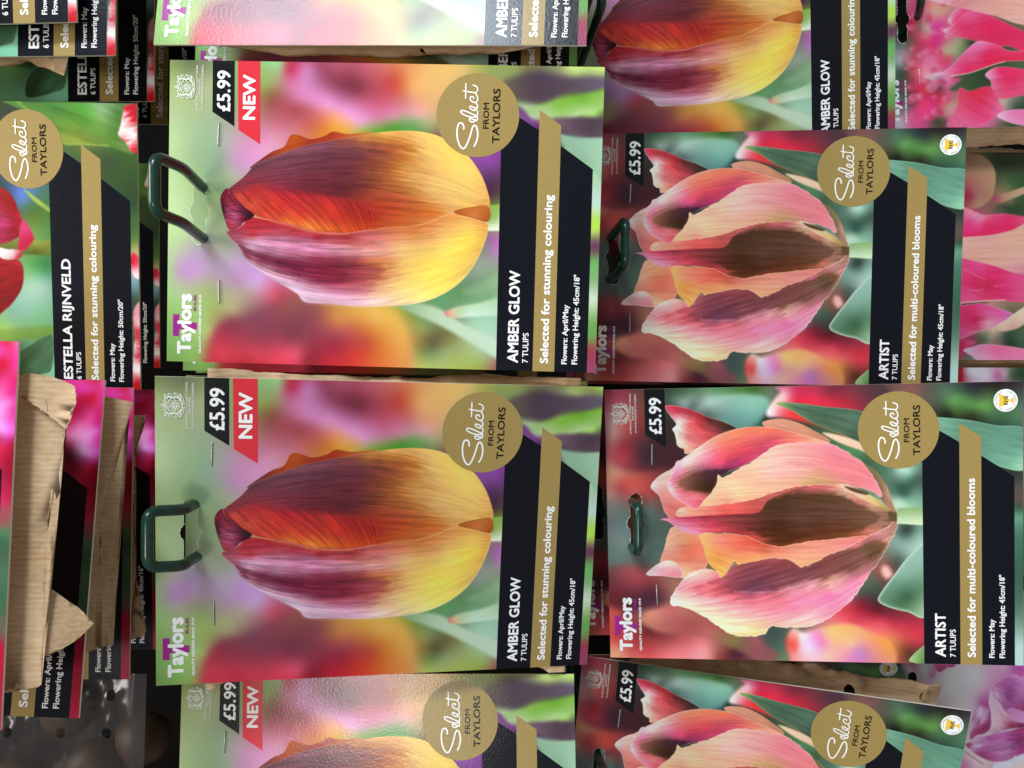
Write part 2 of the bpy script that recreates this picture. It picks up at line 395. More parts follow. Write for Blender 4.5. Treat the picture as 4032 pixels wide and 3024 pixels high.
    # blurred bloom behind, leaf blades
    a.layer("640,90 670,20 900,0 1300,0 1560,30 1480,110 1420,230 1250,300 1060,340 960,310 830,240 700,190", """660,60,b83050 690,130,c8709c 740,60,c070a0 800,40,a04a68 850,100,8f4058
 920,140,84344c 1000,160,7a3040 900,40,a34a60 1050,60,b25060 1150,60,c06058 1200,120,c04838 1280,60,d88848 1380,80,e0a848 1500,60,e0b050 1300,150,e09a50 1380,220,dca060 1250,220,c87068
 1100,220,b85068 1000,220,b05878 750,175,cc80b0 850,225,d88cbc 960,280,dc90c0 1030,320,d890bc 1120,280,c8688c 1200,280,cc7890 1330,280,dc9c98""", feather=4.5, s0=2.4, alpha=.85)
    a.layer("250,1480 330,1390 480,1360 640,1290 800,1300 1000,1300 1180,1340 1260,1440 1280,1560 1240,1650 700,1680 230,1660", """260,1500,b83848 320,1430,8c3444 450,1380,804050 550,1330,8c4450
 650,1310,8c4a48 780,1330,8c4a48 300,1570,c83848 450,1580,c83a48 600,1560,d04058 680,1570,d04860 400,1650,b82838 740,1600,902030 740,1500,8c3444 650,1470,803444 850,1450,9c4048
 900,1500,982c3c 850,1590,b02030 1000,1570,c83828 1050,1500,b84830 1100,1580,d06028 1150,1640,d87038 950,1420,b86048 900,1380,c07840 1000,1350,d09030 1100,1370,dca030 1200,1410,dca028
 1220,1480,d89830 500,1480,8c3848""", feather=3.6, s0=2.4, alpha=.9)
    a.layer("1180,1290 1400,1305 1560,1400 1760,1500 1760,1590 1600,1500 1420,1400", "1250,1310,8ab078 1400,1350,b0cca4 1550,1430,bcd4b4 1700,1520,bcd8b8", feather=1.3, s0=2)
    a.layer("1462,1342 1520,1310 1640,1290 1760,1262 1760,1345 1600,1362 1500,1368", "1468,1342,dc7c70 1490,1338,d8a888 1540,1320,b0cc98 1650,1305,b8d8b0 1750,1290,a8cca0 1600,1355,c8e0c8 1740,1335,b8d8b8", feather=.8, s0=1.2)
    a.layer("1560,1230 1650,1180 1760,1120 1760,1190 1660,1250", "1600,1220,88b080 1740,1160,98bc8c", feather=2.0, alpha=.6)
    a.layer("1690,775 1765,768 1765,908 1688,908", "1700,800,8cb048 1750,800,94b850 1700,850,90b458 1700,895,d4e4c0 1750,890,dce8cc", smooth=False, feather=.5)
    ax = ((300, 780), (1700, 850))
    # back petal edge
    a.layer("440,580 500,530 560,490 620,465 655,405 700,405 760,425 830,410 880,385 960,398 1080,388 1000,440 700,490 560,540", """470,560,6c2430 520,520,7a2c28 600,480,a03c18
 670,420,b44c16 690,440,a84414 750,435,94301c 870,400,a03418 950,405,b45028 1040,395,c07030""", axis=ax, streak=(3, .1, .8, .05))
    # upper petal
    up = """340,700,8a3048 400,640,7a3a4c 470,590,6e3c50 560,560,74425a 650,540,704058 760,520,6c3c54 850,500,683a50 700,480,7a4a62 820,445,84506a 950,425,9a5a50 1050,420,c08040
 1150,405,d89838 1250,395,e0a040 1350,410,e8b048 1000,480,74404c 1100,470,884a40 1200,470,a86038 1300,470,c88838 950,560,6a3040 1050,560,7a3c38 1150,560,9c5c34 1250,560,b87c38
 1400,500,e0b048 1400,580,d8a040 1500,600,e4b448 1600,620,e8b848 1500,480,ecbc40 850,600,6a3040 750,620,682c40 900,680,642638 1000,660,6c3034 1100,650,8c4c34 1200,650,b07038
 1300,660,c48c40 1400,680,d4a048 1550,720,e0b048 1650,720,dca040 800,700,702834 650,650,743044 550,640,7c3448 600,700,98304a 450,660,8c3444 480,700,a8303a 1000,740,84302c
 1100,730,9c4430 1200,740,a85034 1300,750,b46c38 1400,760,cc8c40 1100,800,b03820 1200,810,b84824 1300,830,c06028 1250,870,c05c20 1400,830,c87030 1500,800,d49840 1600,760,dca83c 1130,870,b04018 1670,640,dca840 1690,760,d49838"""
    a.layer("318,720 325,690 400,630 470,560 560,520 700,468 850,435 1000,410 1100,392 1250,380 1380,392 1480,430 1580,505 1650,600 1690,700 1700,780 1640,790 1580,790 1520,815 1420,850 1300,885 1180,890 1085,905 960,925 880,925 760,915 680,890 560,860 460,825 400,780",
            up, p=2.0, s0=.8, axis=((290, 740), (1720, 830)), streak=(9, .16, 1.9, .17), rim=('f0b860', .18, .35), tint=(.98, .88, .80))
    # rolled red margin
    a.layer("345,722 420,695 500,690 600,702 700,708 800,722 900,738 1000,758 1100,790 1180,840 1085,915 960,925 880,922 760,915 680,890 600,870 540,850 460,825 400,775", """420,740,b83830 500,720,b83434
 600,740,b82c2c 700,750,b42c30 800,760,b4302c 900,780,b02c28 1000,800,a82820 1060,850,a82c1c 500,800,c03c30 600,820,c83c2c 700,840,c8442a 600,852,d86030 750,892,e07c30 850,905,d86c28 950,910,cc5024
 1050,880,bc3c1c 800,830,bc3a28 900,850,b83424 650,876,e08030 450,770,d05038 400,745,c84838 560,770,cc3c2c 860,810,c83424""", feather=1.9, s0=.9, axis=((250, 500), (1000, 1200)), streak=(10, .12, .8, .2), seed=5, tint=(.98, .93, .92))
    # lower petal
    low = """340,930,a05068 400,880,a83040 480,870,a82c3c 560,890,a83040 660,920,a83848 800,950,a83444 950,950,a43a40 450,940,b84050 480,970,c888a8 560,960,b86080 620,970,c880a0
 450,1000,d8b0cc 420,980,c090b0 550,1020,9a6080 650,1010,b86c90 750,1000,c07098 850,1010,c0708c 950,1010,c87c80 420,1040,904058 500,1060,802c48 600,1070,702440 700,1080,782840
 600,1040,a06888 720,1050,a05878 800,1060,8c3454 900,1080,842840 1000,1090,8c3040 700,1120,701c34 800,1120,7c2038 900,1120,842438 600,1110,8a4a64 520,1100,b088a0 450,1075,c09aa8
 560,1140,c8a0c0 650,1180,c8a8c8 720,1150,9a5070 800,1160,8a2c44 900,1170,8c2c40 1000,1170,9c4048 1100,1150,b06048 700,1220,d0b0cc 800,1210,b87898 900,1220,b86c8c 800,1260,d8b0cc
 950,1260,d094b4 1050,1230,cc8890 1000,1290,dcb0c0 1150,1290,e4c8b0 1100,1230,dca888 1200,1240,e8c890 1300,1260,ecd890 1050,1020,d08878 1050,1060,b86450 1150,1060,d08850
 1100,960,c47070 1200,930,c87850 1150,1000,d49880 1250,1000,dca860 1200,1100,d89848 1300,1080,e8b840 1400,1080,f0c838 1400,1180,f0cc40 1300,1180,ecc050 1400,950,d89848
 1300,930,c88040 1500,900,e0a43c 1600,900,e8b438 1550,1000,f0c830 1620,950,ecbc30 1660,900,d89a30 1500,1150,e8c038 1640,1020,d8a030 1560,1110,dcb03c 1450,1000,ecc044 1480,1080,f0c838"""
    a.layer("315,930 330,905 390,885 440,840 540,850 680,885 760,910 880,920 960,920 1085,900 1180,885 1300,880 1420,845 1520,812 1640,850 1692,870 1680,950 1640,1050 1590,1130 1520,1200 1420,1260 1300,1295 1150,1308 1000,1308 850,1295 730,1287 690,1245 620,1200 520,1140 440,1080 380,1000",
            low, p=2.0, s0=.8, axis=((290, 900), (1720, 880)), streak=(9, .16, 1.6, .15), rim=('ecd0d0', .35, .55), tint=(1.0, .92, .88))
    fx = dict(axis=((290, 900), (1720, 880)), s0=1)
    a.layer("405,968 480,950 600,945 760,960 900,985 1090,1010 1200,1030 1050,1045 880,1040 720,1028 560,1015 470,1000", "420,975,c8a0c0 520,965,d0a0c0 620,965,c888a8 750,985,cc90b4 900,1010,d09cb4 1080,1025,d8a4a4", feather=1.5, alpha=.5, streak=(9, .16, 1.4, .3), **fx)
    a.layer("400,1010 500,1040 650,1065 850,1080 1050,1095 1150,1120 1020,1170 860,1190 720,1160 600,1118 490,1075", "430,1025,7c2c4c 600,1080,681c3a 750,1105,701c36 900,1130,7c2238 1060,1120,94404a", feather=1.4, alpha=.66, streak=(9, .16, 1.4, .34), **fx)
    a.layer("430,1072 520,1120 640,1180 800,1225 1000,1255 1180,1270 1080,1306 900,1302 730,1287 690,1245 620,1200 520,1140", "450,1080,dcb8c8 560,1150,d4b4d0 680,1215,d8bcd8 820,1262,dcb4d0 1000,1285,e0b4c8 1120,1292,e8ccbc", feather=1.3, alpha=.55, streak=(9, .16, 1.2, .16), **fx)
    for k, (y0, c, w) in enumerate([(0, '5c1430', .45), (22, '681a34', .35), (42, '8c4c68', .3), (-20, 'b07890', .3), (66, '601028', .5), (88, '701c34', .3), (-38, 'd0a0bc', .35)]):
        a.line("%d,%d %d,%d %d,%d %d,%d" % (400 + k * 6, 985 + y0 * .6, 520, 1048 + y0 * .85, 700, 1085 + y0, 960 + 12 * k, 1098 + y0), c, w, .45, .35)
    a.line("470,832 540,856 600,874 680,896 760,919 880,927 960,928 1085,908", 'f08c30', .3, .7)
    a.line("1090,905 1180,893 1300,888 1420,853 1515,818", 'e8a040', .35, .7)
    a.line("1090,900 1110,850 1150,815", '8c2014', .5, .55, .6)
    a.layer("1020,760 1090,790 1180,800 1300,830 1420,846 1300,885 1180,891 1085,906 1060,880 1110,840", "1080,800,a83424 1100,860,b03c1c 1200,830,b44c28 1200,870,b85424 1300,850,c06830 1380,850,cc8038 1130,890,b84820", feather=1.2, s0=1, axis=ax, streak=(10, .2, 1.2, .14), alpha=.75)
    # slit at the base
    a.layer("1512,811 1580,788 1692,780 1692,858 1600,838", "1540,812,b05824 1600,800,c06a30 1680,800,b86028 1680,850,a8541c 1620,830,c87038", s0=1, rim=('8c3c10', .3, .6))
    # tip
    a.layer("282,740 300,700 325,688 355,730 410,785 462,830 400,870 390,885 330,905 308,860 290,800", """300,720,7a1c30 340,750,882838 380,790,702438 330,800,983a58 360,830,a04868 430,832,2c1018 400,850,6c1c30
 330,880,a83848 292,800,38121c 350,870,a04060""", s0=.5, p=2, axis=((270, 800), (480, 830)), streak=(12, .3, .6, .2), rim=('58101c', .3, .6))
    for l in ("300,745 330,790 400,815 455,830", "305,815 350,830 420,836", "292,760 300,800 312,850", "330,730 360,770 400,790"):
        a.line(l, '3c0c18', .35, .7)
    a.line("310,822 360,822 420,828", 'd090a0', .3, .6)
    a.line("326,692 332,716 350,724", 'e89080', .3, .6)
    R, G, B = a.img[..., 0], a.img[..., 1], a.img[..., 2]
    yl = np.clip((G - .45) * 5, 0, 1) * np.clip((.5 - B) * 4, 0, 1) * np.clip((R - G) * 8, 0, 1)
    a.img[..., 2] = B + .13 * yl; a.img[..., 1] = G + .02 * yl
    gr = np.clip((G - R) * 10, 0, 1)[..., None]; lum = a.img.mean(-1, keepdims=True)
    a.img = a.img + gr * .14 * (lum - a.img)
    return a

def paint_artist():
    a = Art(0.25, tracer(CB, 2370, 1490, 1662 / 2212))
    a.bg("""40,80,a84058 100,80,a03c50 200,90,704038 60,250,c89a98 130,230,c05048 100,330,a83a40 150,300,90303a 200,350,502830 120,400,b83848 60,400,c05048 60,480,e09870 110,500,d07858 160,440,6c2c34
 250,420,3c2028 330,400,4c2028 380,420,3a2020 200,520,b84838 250,490,8c3830 100,580,c04840 160,590,c85040 240,600,b04038 40,620,d09888 100,660,7c7068 60,750,70807a 100,850,788a84 240,700,5c6a60
 280,800,4e6058 230,900,5c7068 120,960,66706a 250,960,586a60 60,1000,607068 100,1080,7a3036 180,1080,a03c44 250,1060,8c3838 60,1150,701c28 140,1160,5a2028 280,1140,4a2030 200,1150,542434 360,1090,8c5a4c
 60,1220,d05040 120,1230,88302c 250,1240,d88868 330,1220,c86c5c 240,1300,6a2c24 330,1300,7c3830 150,1320,b03c34 80,1350,c83c38 70,1440,f0a070 150,1440,d05c4c 250,1430,c84844 350,1440,e0706c 480,1430,e88080
 550,1440,e89088 620,1460,8c4038 400,1350,a84840 480,1290,a84c44 420,1250,b8604c 560,1330,b85850 650,1350,8c5a3c 700,1370,7c6c40 760,1400,704040 700,1420,4c2a30 820,1400,a05058 870,1440,4c5a50 900,1330,3c4a48
 850,1370,5c4c4c 930,1290,3f5048 900,1470,5c6a50 400,80,48644c 500,70,5c7c60 600,60,5c8c60 700,70,54804c 800,80,4a7440 880,60,5c6850 420,130,8c9c90 480,150,5c6c64 550,130,a0b4a8 600,150,9cb0a8 560,190,4a5c54
 650,180,7ca090 750,130,8cb8a0 820,120,7cb098 720,200,709c90 800,190,70a498 780,230,4c7c70 850,200,2c4438 870,250,182820 650,230,648c80 500,210,2c3430 400,180,384840 460,240,3a3a30 340,90,3c5040
 1350,60,503038 1450,40,4c3438 1560,60,705048 1650,70,785048 1700,60,5c5048 1750,50,4a5a48 1800,60,4c6850 1850,80,486c48 1950,60,2c3430 2050,40,282820 2150,40,302c2c 1850,130,5c8c4c 1950,150,4c7c3c 2000,130,5c8c48
 1820,180,202818 1950,200,282c1c 2030,200,38583c 2120,240,30503c 2180,250,386048 2180,200,4c7050 2190,150,486850 1700,300,35503c 2180,490,283428 2185,560,484840 2185,620,584840 2185,680,385844 2185,720,5c8c70 2185,800,4c7460
 2185,900,3c6450 2185,1050,385a48 2185,1200,4a6c58 2185,1320,80a090 2185,1420,a8c8c0 1300,1380,f0b080 1500,1400,e09040 1600,1440,5c3020 1420,1400,e88860 1640,1350,c83840 1550,1300,c03848 1450,1280,c83c50 1380,1250,b03040
 1300,1230,c83848 1250,1210,d04858 1500,1460,e07050 1350,1180,7c2030 1450,1220,6c1824 1550,1250,8c2838 1640,1270,a02c3c 1430,1120,3c4a40 1380,1100,4a5a48 1300,1120,5a6a50 1480,1000,8c4840 1560,960,485a50
 1650,960,a0b8a8 1600,900,8ca498 1550,850,74968a 1650,830,7c9c90 1600,800,30403a 1580,620,4c7060 1650,600,5c7c6c 1560,540,486858 1640,520,486454 1500,460,587c68 1450,430,4c6c54 1560,485,a8c8b8 1600,500,8cb8a0
 1400,420,3f5a40 1380,380,487050 1300,370,507c54 1240,350,48704c 1560,650,a8c8b0 1620,655,8cb898""", p=2.0, s0=2.6, wob=3)
    # blurred neighbours
    a.layer("900,110 930,70 940,40 1330,10 1500,60 1400,150 1350,200 1330,330 1200,270 1060,230 940,205 870,200 860,165", """920,60,d87890 1000,60,c04060 1100,60,b03048 1200,70,802838 1330,50,683038 950,90,e8b0b8 900,120,f0c8b8
 880,180,f0d8dc 930,180,e87880 1000,120,d83850 1100,110,d82c48 1200,130,c82840 1290,140,a82838 960,200,e84848 1050,220,d03830 1120,250,b83020 1200,270,b02c24 1420,80,503038""", feather=1.3, s0=1.5)
    a.layer("1000,1310 1060,1330 1180,1300 1300,1290 1420,1340 1520,1400 1500,1520 1050,1520 980,1450 965,1370", """980,1380,e05040 1010,1350,f0b0a0 985,1450,e07868 1050,1350,f0d8dc 1120,1340,e890b8 1150,1390,e088b8 1080,1420,f0c8e0
 1200,1340,f0b870 1280,1330,f0a868 1300,1380,f0b080 1250,1420,e8a090 1350,1430,c080b0 1300,1470,d880b0 1180,1450,e8b0a0 1420,1390,e88860 1490,1400,e09040""", feather=1.6, s0=1.6)
    a.layer("1000,1335 1025,1340 1030,1400 1010,1440 985,1410 985,1360", "1005,1390,e03c28 1000,1350,e87060 1010,1430,d84838", feather=1.6, alpha=.6)
    a.layer("30,1000 200,990 330,1040 440,1090 380,1160 220,1210 40,1180", """60,1060,7a3036 180,1050,a84048 250,1050,943c3c 60,1140,701c28 140,1160,5a2028 280,1140,4a2030 200,1150,542434 380,1110,9c6450""", feather=2.4, s0=2, alpha=.8)
    a.layer("200,1260 300,1220 420,1240 560,1310 900,1420 860,1500 700,1420 480,1340 300,1330", "240,1245,d88868 330,1235,c86c5c 420,1280,a85048 560,1340,b06050 700,1375,7c6c40 800,1400,8c4c4c 480,1310,a04c40", feather=1.8, s0=1.8, alpha=.8)
    a.layer("30,290 120,230 260,330 420,380 400,440 300,470 140,480 40,440", "60,300,d09890 130,260,c05048 100,350,a83a40 200,360,502830 330,410,3c1c24 120,420,b03444 250,430,38202a", feather=2.5, s0=2, alpha=.7)
    a.layer("480,170 620,90 860,100 840,200 740,262 640,220", "560,140,98b0a4 660,130,88b0a0 800,130,84b8a0 720,200,68988c 800,190,70a498 560,180,607870", feather=1.6, s0=2, alpha=.8)
    # leaves
    a.layer("912,130 1000,126 1150,145 1345,168 1420,220 1360,335 1250,292 1100,232 1000,172", "930,132,7c9c50 1000,142,587858 1150,180,405c48 1300,220,4c6854 1250,280,486048 1340,300,3c5444 1100,215,466048",
            axis=((900, 128), (1500, 300)), streak=(6, .2, .8, .14), rim=('8cac7c', .4, .5))
    a.layer("1155,285 1250,300 1350,335 1420,400 1340,372 1240,335", "1170,295,ecc8a8 1300,340,e8c0a0 1390,390,d8b898", feather=.7)
    a.layer("1700,205 1900,215 2060,245 2230,272 2230,470 2100,468 1985,405 1860,330 1760,270", "1800,235,6c9c84 1900,280,58846c 2000,320,5c8870 2100,330,609078 2200,320,5c8c78 2050,400,64947c 2150,420,6ca088 2200,450,8cbc98 1780,250,6c9880",
            axis=((1500, 200), (2400, 420)), streak=(7, .2, .8, .08), rim=('8cb8a0', .35, .6))
    a.layer("1445,1165 1470,1110 1530,1030 1610,930 1700,880 1700,1235 1600,1225 1500,1200", "1520,1120,5c8068 1580,1030,7ca490 1650,950,8cb0a0 1600,1150,3c6044 1680,1100,5c8464 1680,1210,8cac88 1540,1180,4c7050",
            s0=2, rim=('b8d0b8', .9, .8))
    a.layer("1608,1478 1650,1430 1700,1405 1700,1510 1640,1492", "1630,1475,90b078 1680,1450,70945c 1680,1490,5c8444", rim=('b8cc98', .4, .6))
    a.layer("1470,985 1500,990 1520,1030 1490,1050 1465,1020", "1490,1015,e8b0a0", feather=1.5)
    # petals, back to front
    a.layer("328,145 440,155 560,200 705,262 600,330 450,395 428,372 395,352 380,290 368,265 385,235", """340,155,d84860 400,230,f0e0d8 385,290,f0d8c8 420,345,e8b8a0 450,180,b03840 560,225,682824 650,260,3c2820 480,230,d84848
 450,300,e07870 520,290,d85050 600,290,a03838 430,370,e8b090 380,180,d85060""", axis=((330, 150), (720, 300)), streak=(6, .3, 1, .1), rim=('f4ddd0', .3, .5), rough=.25)
    a.layer("255,568 300,510 370,470 400,430 470,470 470,720 350,728 300,620", "265,570,f0d4cc 320,520,f0c0b0 400,470,f0b0a8 300,600,e89888 350,650,e07868 380,580,e8a088 400,690,e06858",
            axis=((250, 568), (600, 640)), streak=(5, .2, .8, .06), rim=('f6dcd0', .3, .5), rough=.15)
    a.layer("838,232 930,210 1020,230 1100,268 1195,332 1050,345 900,285", "860,235,d08c70 960,225,cc8868 1050,260,c88464 1130,300,b87858 1000,300,c07a60", axis=((820, 230), (1300, 400)), streak=(6, .2, .6, .07), rim=('e0a888', .25, .5))
    a.layer("1330,440 1420,470 1490,560 1525,660 1548,722 1465,640 1420,540", "1360,450,5c6040 1450,530,7c6848 1490,600,a88068 1530,690,a87c60 1450,600,604830", axis=((1300, 420), (1560, 740)), streak=(6, .2, .6, .08))
    a.layer("385,775 560,795 540,1010 420,1048 360,962 306,968 330,880 345,822", "400,800,e8a078 350,880,e8a888 450,850,e88858 450,920,e06848 345,950,e08868 420,1010,f0b080 500,950,e07858 480,900,e46c4c 400,960,e48060",
            axis=((300, 900), (900, 850)), streak=(5, .2, .9, .07), rim=('f4c8a8', .3, .5), rough=.15)
    a.layer("233,1028 290,975 350,955 402,980 420,1042 320,1036", "245,1026,f4d8d8 290,990,f0c0c0 350,970,f0d0c0 380,1020,e08890 320,1020,e49ca4", axis=((230, 1028), (430, 1000)), streak=(5, .3, .5, .06), rim=('f8e4dc', .3, .6))
    a.layer("410,680 520,655 760,560 1000,535 1240,545 1000,700 700,728 410,728", "450,700,f0a080 550,690,e87860 700,660,d85848 850,620,c05848 430,690,f4b898 640,710,d85040 800,690,b84438", axis=((380, 700), (1500, 700)), streak=(8, .15, 2.0, .1))
    a.layer("343,565 370,500 400,440 450,400 520,350 600,300 700,265 800,252 900,258 1000,280 1100,310 1195,342 1100,350 930,350 850,395 750,455 630,510 590,595 520,665 490,684 440,662 380,622", """360,570,f0c8d8 400,500,e880b0
 450,440,f0c0c8 500,400,f0b8b8 600,340,e87868 700,290,e07858 850,280,d8684c 1000,300,d87058 1120,330,e09078 650,400,d85058 750,370,d04858 850,350,c04870 900,320,c85060 550,430,e878a0 620,450,d84880
 700,430,b03868 420,540,8c5040 480,510,6c4038 560,500,4c2838 640,490,402030 500,560,4c3020 560,560,3c2418 450,580,7c4838 420,600,e06880 480,620,e07080 500,660,e0607c 540,620,b05058 590,560,502c20 370,555,e088a8""",
            p=2, s0=.9, lam=.25, tint=(1.06, 1.03, .93), axis=((330, 565), (1250, 360)), streak=(7, .18, 1.2, .12), rim=('f6d8d4', .3, .5))
    a.layer("398,556 450,520 505,488 640,476 640,500 600,525 572,592 520,592 465,582", "420,550,8c5440 480,515,6c3c34 560,500,482430 620,490,3e2030 500,560,4c3020 560,560,38200f 450,570,744434", feather=.9, rough=.7, s0=.8)
    a.layer("308,738 400,728 520,720 700,712 820,703 870,640 960,600 1100,556 1250,556 1350,590 1440,640 1520,700 1548,732 1480,785 1380,830 1200,845 1050,865 940,885 850,872 750,832 640,808 480,818 400,792 350,752", """330,738,f090b0
 420,735,d84868 520,735,a03040 650,735,7c2830 800,730,5c2420 420,780,e890a8 500,797,e87890 600,790,d84858 700,800,a03030 950,700,50301c 1000,650,4c3020 1100,620,583820 1200,620,5c3c28 900,780,4a2410
 1050,740,583830 1200,740,5c3c30 1300,700,6c4034 1400,720,704838 1000,820,4c2610 1150,800,582c14 1300,800,6c3c1c 1380,795,b86048 1450,765,a87058 1520,725,6c5038 1350,650,b86858 1420,670,c09070
 1280,600,d0a080 950,625,7c4430 1100,578,c05850 850,860,b84430 800,830,b03c30 1200,590,a86050 850,720,4c281c 1000,740,4c2c24 900,850,602c18 1050,850,6c3018 1250,660,644030 480,770,d86078""",
            p=2, s0=.9, axis=((300, 740), (1560, 735)), streak=(8, .16, 2.2, .12))
    a.layer("600,742 720,722 825,706 872,652 960,614 1100,606 1230,614 1330,652 1420,700 1452,728 1400,770 1330,798 1180,815 1050,838 940,862 880,850 800,812 700,775", '''650,745,8c3430 760,745,6c2824 840,720,50281c
 900,680,4a2c1c 1000,650,4c301e 1100,640,523420 1200,650,583a28 1300,690,60402e 1400,730,6c4a38 900,780,44220e 1000,810,48240e 900,840,54260f 1050,745,54342a 1150,790,522a12 1250,790,5c3018 1200,730,58382c''',
            feather=1.0, s0=.9, rough=.9, axis=((300, 740), (1560, 735)), streak=(8, .16, 1.6, .16))
    a.line("520,735 800,735 1100,733 1400,728 1520,728", '8c5a50', .35, .4, .5)
    a.line("900,712 1150,712 1400,718", '7c4c40', .3, .3, .5)
    a.layer("1240,555 1300,562 1400,610 1470,655 1510,700 1420,660 1330,615", "1260,565,e0c0a8 1350,610,e0c098 1430,655,d0b070 1490,690,a08848", feather=.5, axis=((1200, 550), (1560, 720)), streak=(6, .2, .5, .06))
    a.layer("360,1162 385,1110 430,1050 480,1010 560,1001 612,1022 628,1042 690,970 770,962 880,940 970,950 1050,985 1120,960 1200,920 1300,880 1390,826 1480,786 1545,738 1540,800 1500,880 1440,980 1405,1020 1370,1080 1300,1170 1200,1250 1130,1290 1050,1306 950,1305 890,1300 850,1342 770,1352 680,1342 600,1290 520,1240 430,1200 370,1192", """370,1172,f0e4e4
 420,1100,e090a8 480,1040,f0b8b8 560,1020,f0a8a0 600,1060,d86070 500,1100,d86078 450,1140,e8a8a8 450,1190,f0d4cc 550,1220,f0d8c8 650,1280,f0d4bc 760,1340,f0d0a0 850,1320,f0b890 700,1080,7c3848
 800,1060,6c3444 650,1050,a04854 800,1000,7c3844 900,980,883c44 1000,1010,7c3c44 1100,1000,703c40 1200,960,743c3c 1300,920,6c4034 1400,900,5c4430 1450,870,6c4838 1350,870,c86878 1450,820,c07880
 1510,780,a07068 1490,870,b07878 600,1110,c85468 700,1130,a04458 800,1110,6c3850 900,1090,6c3848 1000,1070,7c4448 1150,1050,7c4840 1300,1010,7c4c48 1400,960,8c5858 550,1160,e890a0 700,1180,e88098
 800,1190,e87890 850,1150,d86880 950,1120,c86c7c 1000,1110,e088a8 1100,1090,e090a8 1200,1080,e8a8a8 1300,1060,e080a8 700,1250,f0b8b0 800,1260,f0a8a0 900,1240,e888a0 1000,1200,e878a8 1100,1170,e878a8
 1200,1130,e070a8 1250,1180,e080b0 1100,1250,f0a8b8 1000,1270,f0a8a8 900,1290,f0a8a0 1380,1050,e888b0""", p=2, s0=.9, axis=((340, 1150), (1570, 760)), tint=(1.06, 1.06, .95), streak=(8, .15, 1.6, .15), rim=('f8e0d0', .35, .55), rough=.55)
    a.layer("555,1068 640,1040 760,992 880,965 1000,1000 1100,985 1200,940 1300,905 1400,868 1470,856 1492,880 1440,940 1380,972 1250,1012 1100,1050 980,1082 900,1116 800,1122 700,1112 620,1090", '''600,1070,a84c5c 680,1060,84404c
 760,1030,74384a 800,1090,6a3850 900,1000,74383e 900,1080,6c3a4c 950,1050,744048 1000,1020,703a42 1100,1010,6c3c40 1250,960,6c3c38 1400,900,584430 1380,950,7c504c 1460,880,64462e 720,1100,7c3c50''',
            feather=1.1, s0=.9, rough=1.0, axis=((340, 1150), (1570, 760)), streak=(8, .15, 1.4, .18), alpha=.85, tint=(1.08, 1.04, .98))
    a.layer("513,818 640,812 760,828 850,868 940,880 1050,860 1200,842 1385,826 1300,882 1200,922 1120,962 1050,988 1020,978 970,950 880,942 770,966 712,976 690,962 632,1042 610,1022 570,982 545,930 528,870", """530,830,f0b060 540,900,f0a850
 600,860,e88060 700,850,e06848 700,900,e86848 800,880,e05c40 600,940,e89040 620,1005,f0a850 680,950,f09850 800,930,e88850 900,900,e07858 1000,900,e08868 1050,965,e8a070 1150,910,e89070 1250,870,e08070
 1350,835,e07868 850,872,c04830 760,845,d05038""", axis=((480, 820), (1450, 840)), streak=(8, .15, 1.6, .09), rim=('f8c888', .3, .6), rough=.5)
    a.layer("608,505 640,517 720,470 780,440 850,390 890,360 940,345 1020,336 1120,338 1200,345 1290,390 1370,450 1430,530 1467,622 1400,590 1300,562 1200,556 1050,563 900,598 780,638 650,658 520,667 570,602 600,545", """640,530,f0c098 720,500,f0b090
 800,460,f0b898 900,400,f0b8a0 1000,370,e8a090 1100,360,e89088 1200,380,e88088 1300,430,e88088 1400,530,e87880 1450,600,f08890 900,480,f0b0a0 1050,460,e89890 1200,470,e88080 800,560,f0b088
 700,600,f0c090 560,650,f0b888 650,640,e89878 1000,540,e0a080 1100,540,c89868 1200,545,c08c60 1300,550,d87878 1250,500,e88078 1350,500,e47c78""", s0=1.1, axis=((450, 640), (1500, 640)), streak=(12, .12, 1.6, .10), rim=('fad8b8', .3, .5), rough=.5, seed=4)
    for k in range(9):
        a.line("%d,%d %d,%d %d,%d" % (900 + 50 * k, 385 - k * 2 + 40, 980 + 48 * k, 450 + 8 * k, 1060 + 38 * k, 545 + 4 * k), 'd86c74', .3, .28, .4)
    a.layer("1268,565 1330,578 1392,602 1382,611 1310,592", "1330,585,3c2414", feather=.45, alpha=.85)
    a.line("700,1110 900,1120 1000,1095 1150,1070 1320,1030", 'f0c4c8', .4, .35, .6)
    a.layer("1500,700 1548,708 1548,748 1508,742", "1525,725,5c4830", feather=.5)
    a.layer("1545,682 1700,672 1700,772 1545,762", "1560,700,90b07c 1660,690,8cae74 1560,750,c0d4b0 1660,755,c8dcb4", smooth=False, feather=.4)
    hot = np.clip((a.img[..., 0] - a.img[..., 1] - .12) * 4, 0, 1) * np.clip((a.img[..., 1] - a.img[..., 2] + .06) * 9, 0, 1)     # salmon rather than orange ink
    a.img[..., 2] += .05 * hot; a.img[..., 1] += .02 * hot
    a.img = a.img * 1.04
    return a

CC = [(0, 0), (0, 0), (0, 0), (0, 0)]
def from_pose(p, r, ox, oy, k):
    # print-plane tracer for a packet known by its pose (camera frame, metres / degrees)
    R = Euler([math.radians(q) for q in r]).to_matrix()
    c = []
    for u, v in CORN:
        q = R @ Vector(((u - 62.5) * MM, 0, -(v - 12.5) * MM)) + Vector(p)
        c.append((2016 - 3029 * q.z / q.y, 1512 - 3029 * q.x / q.y))
    return tracer(c, ox, oy, k)

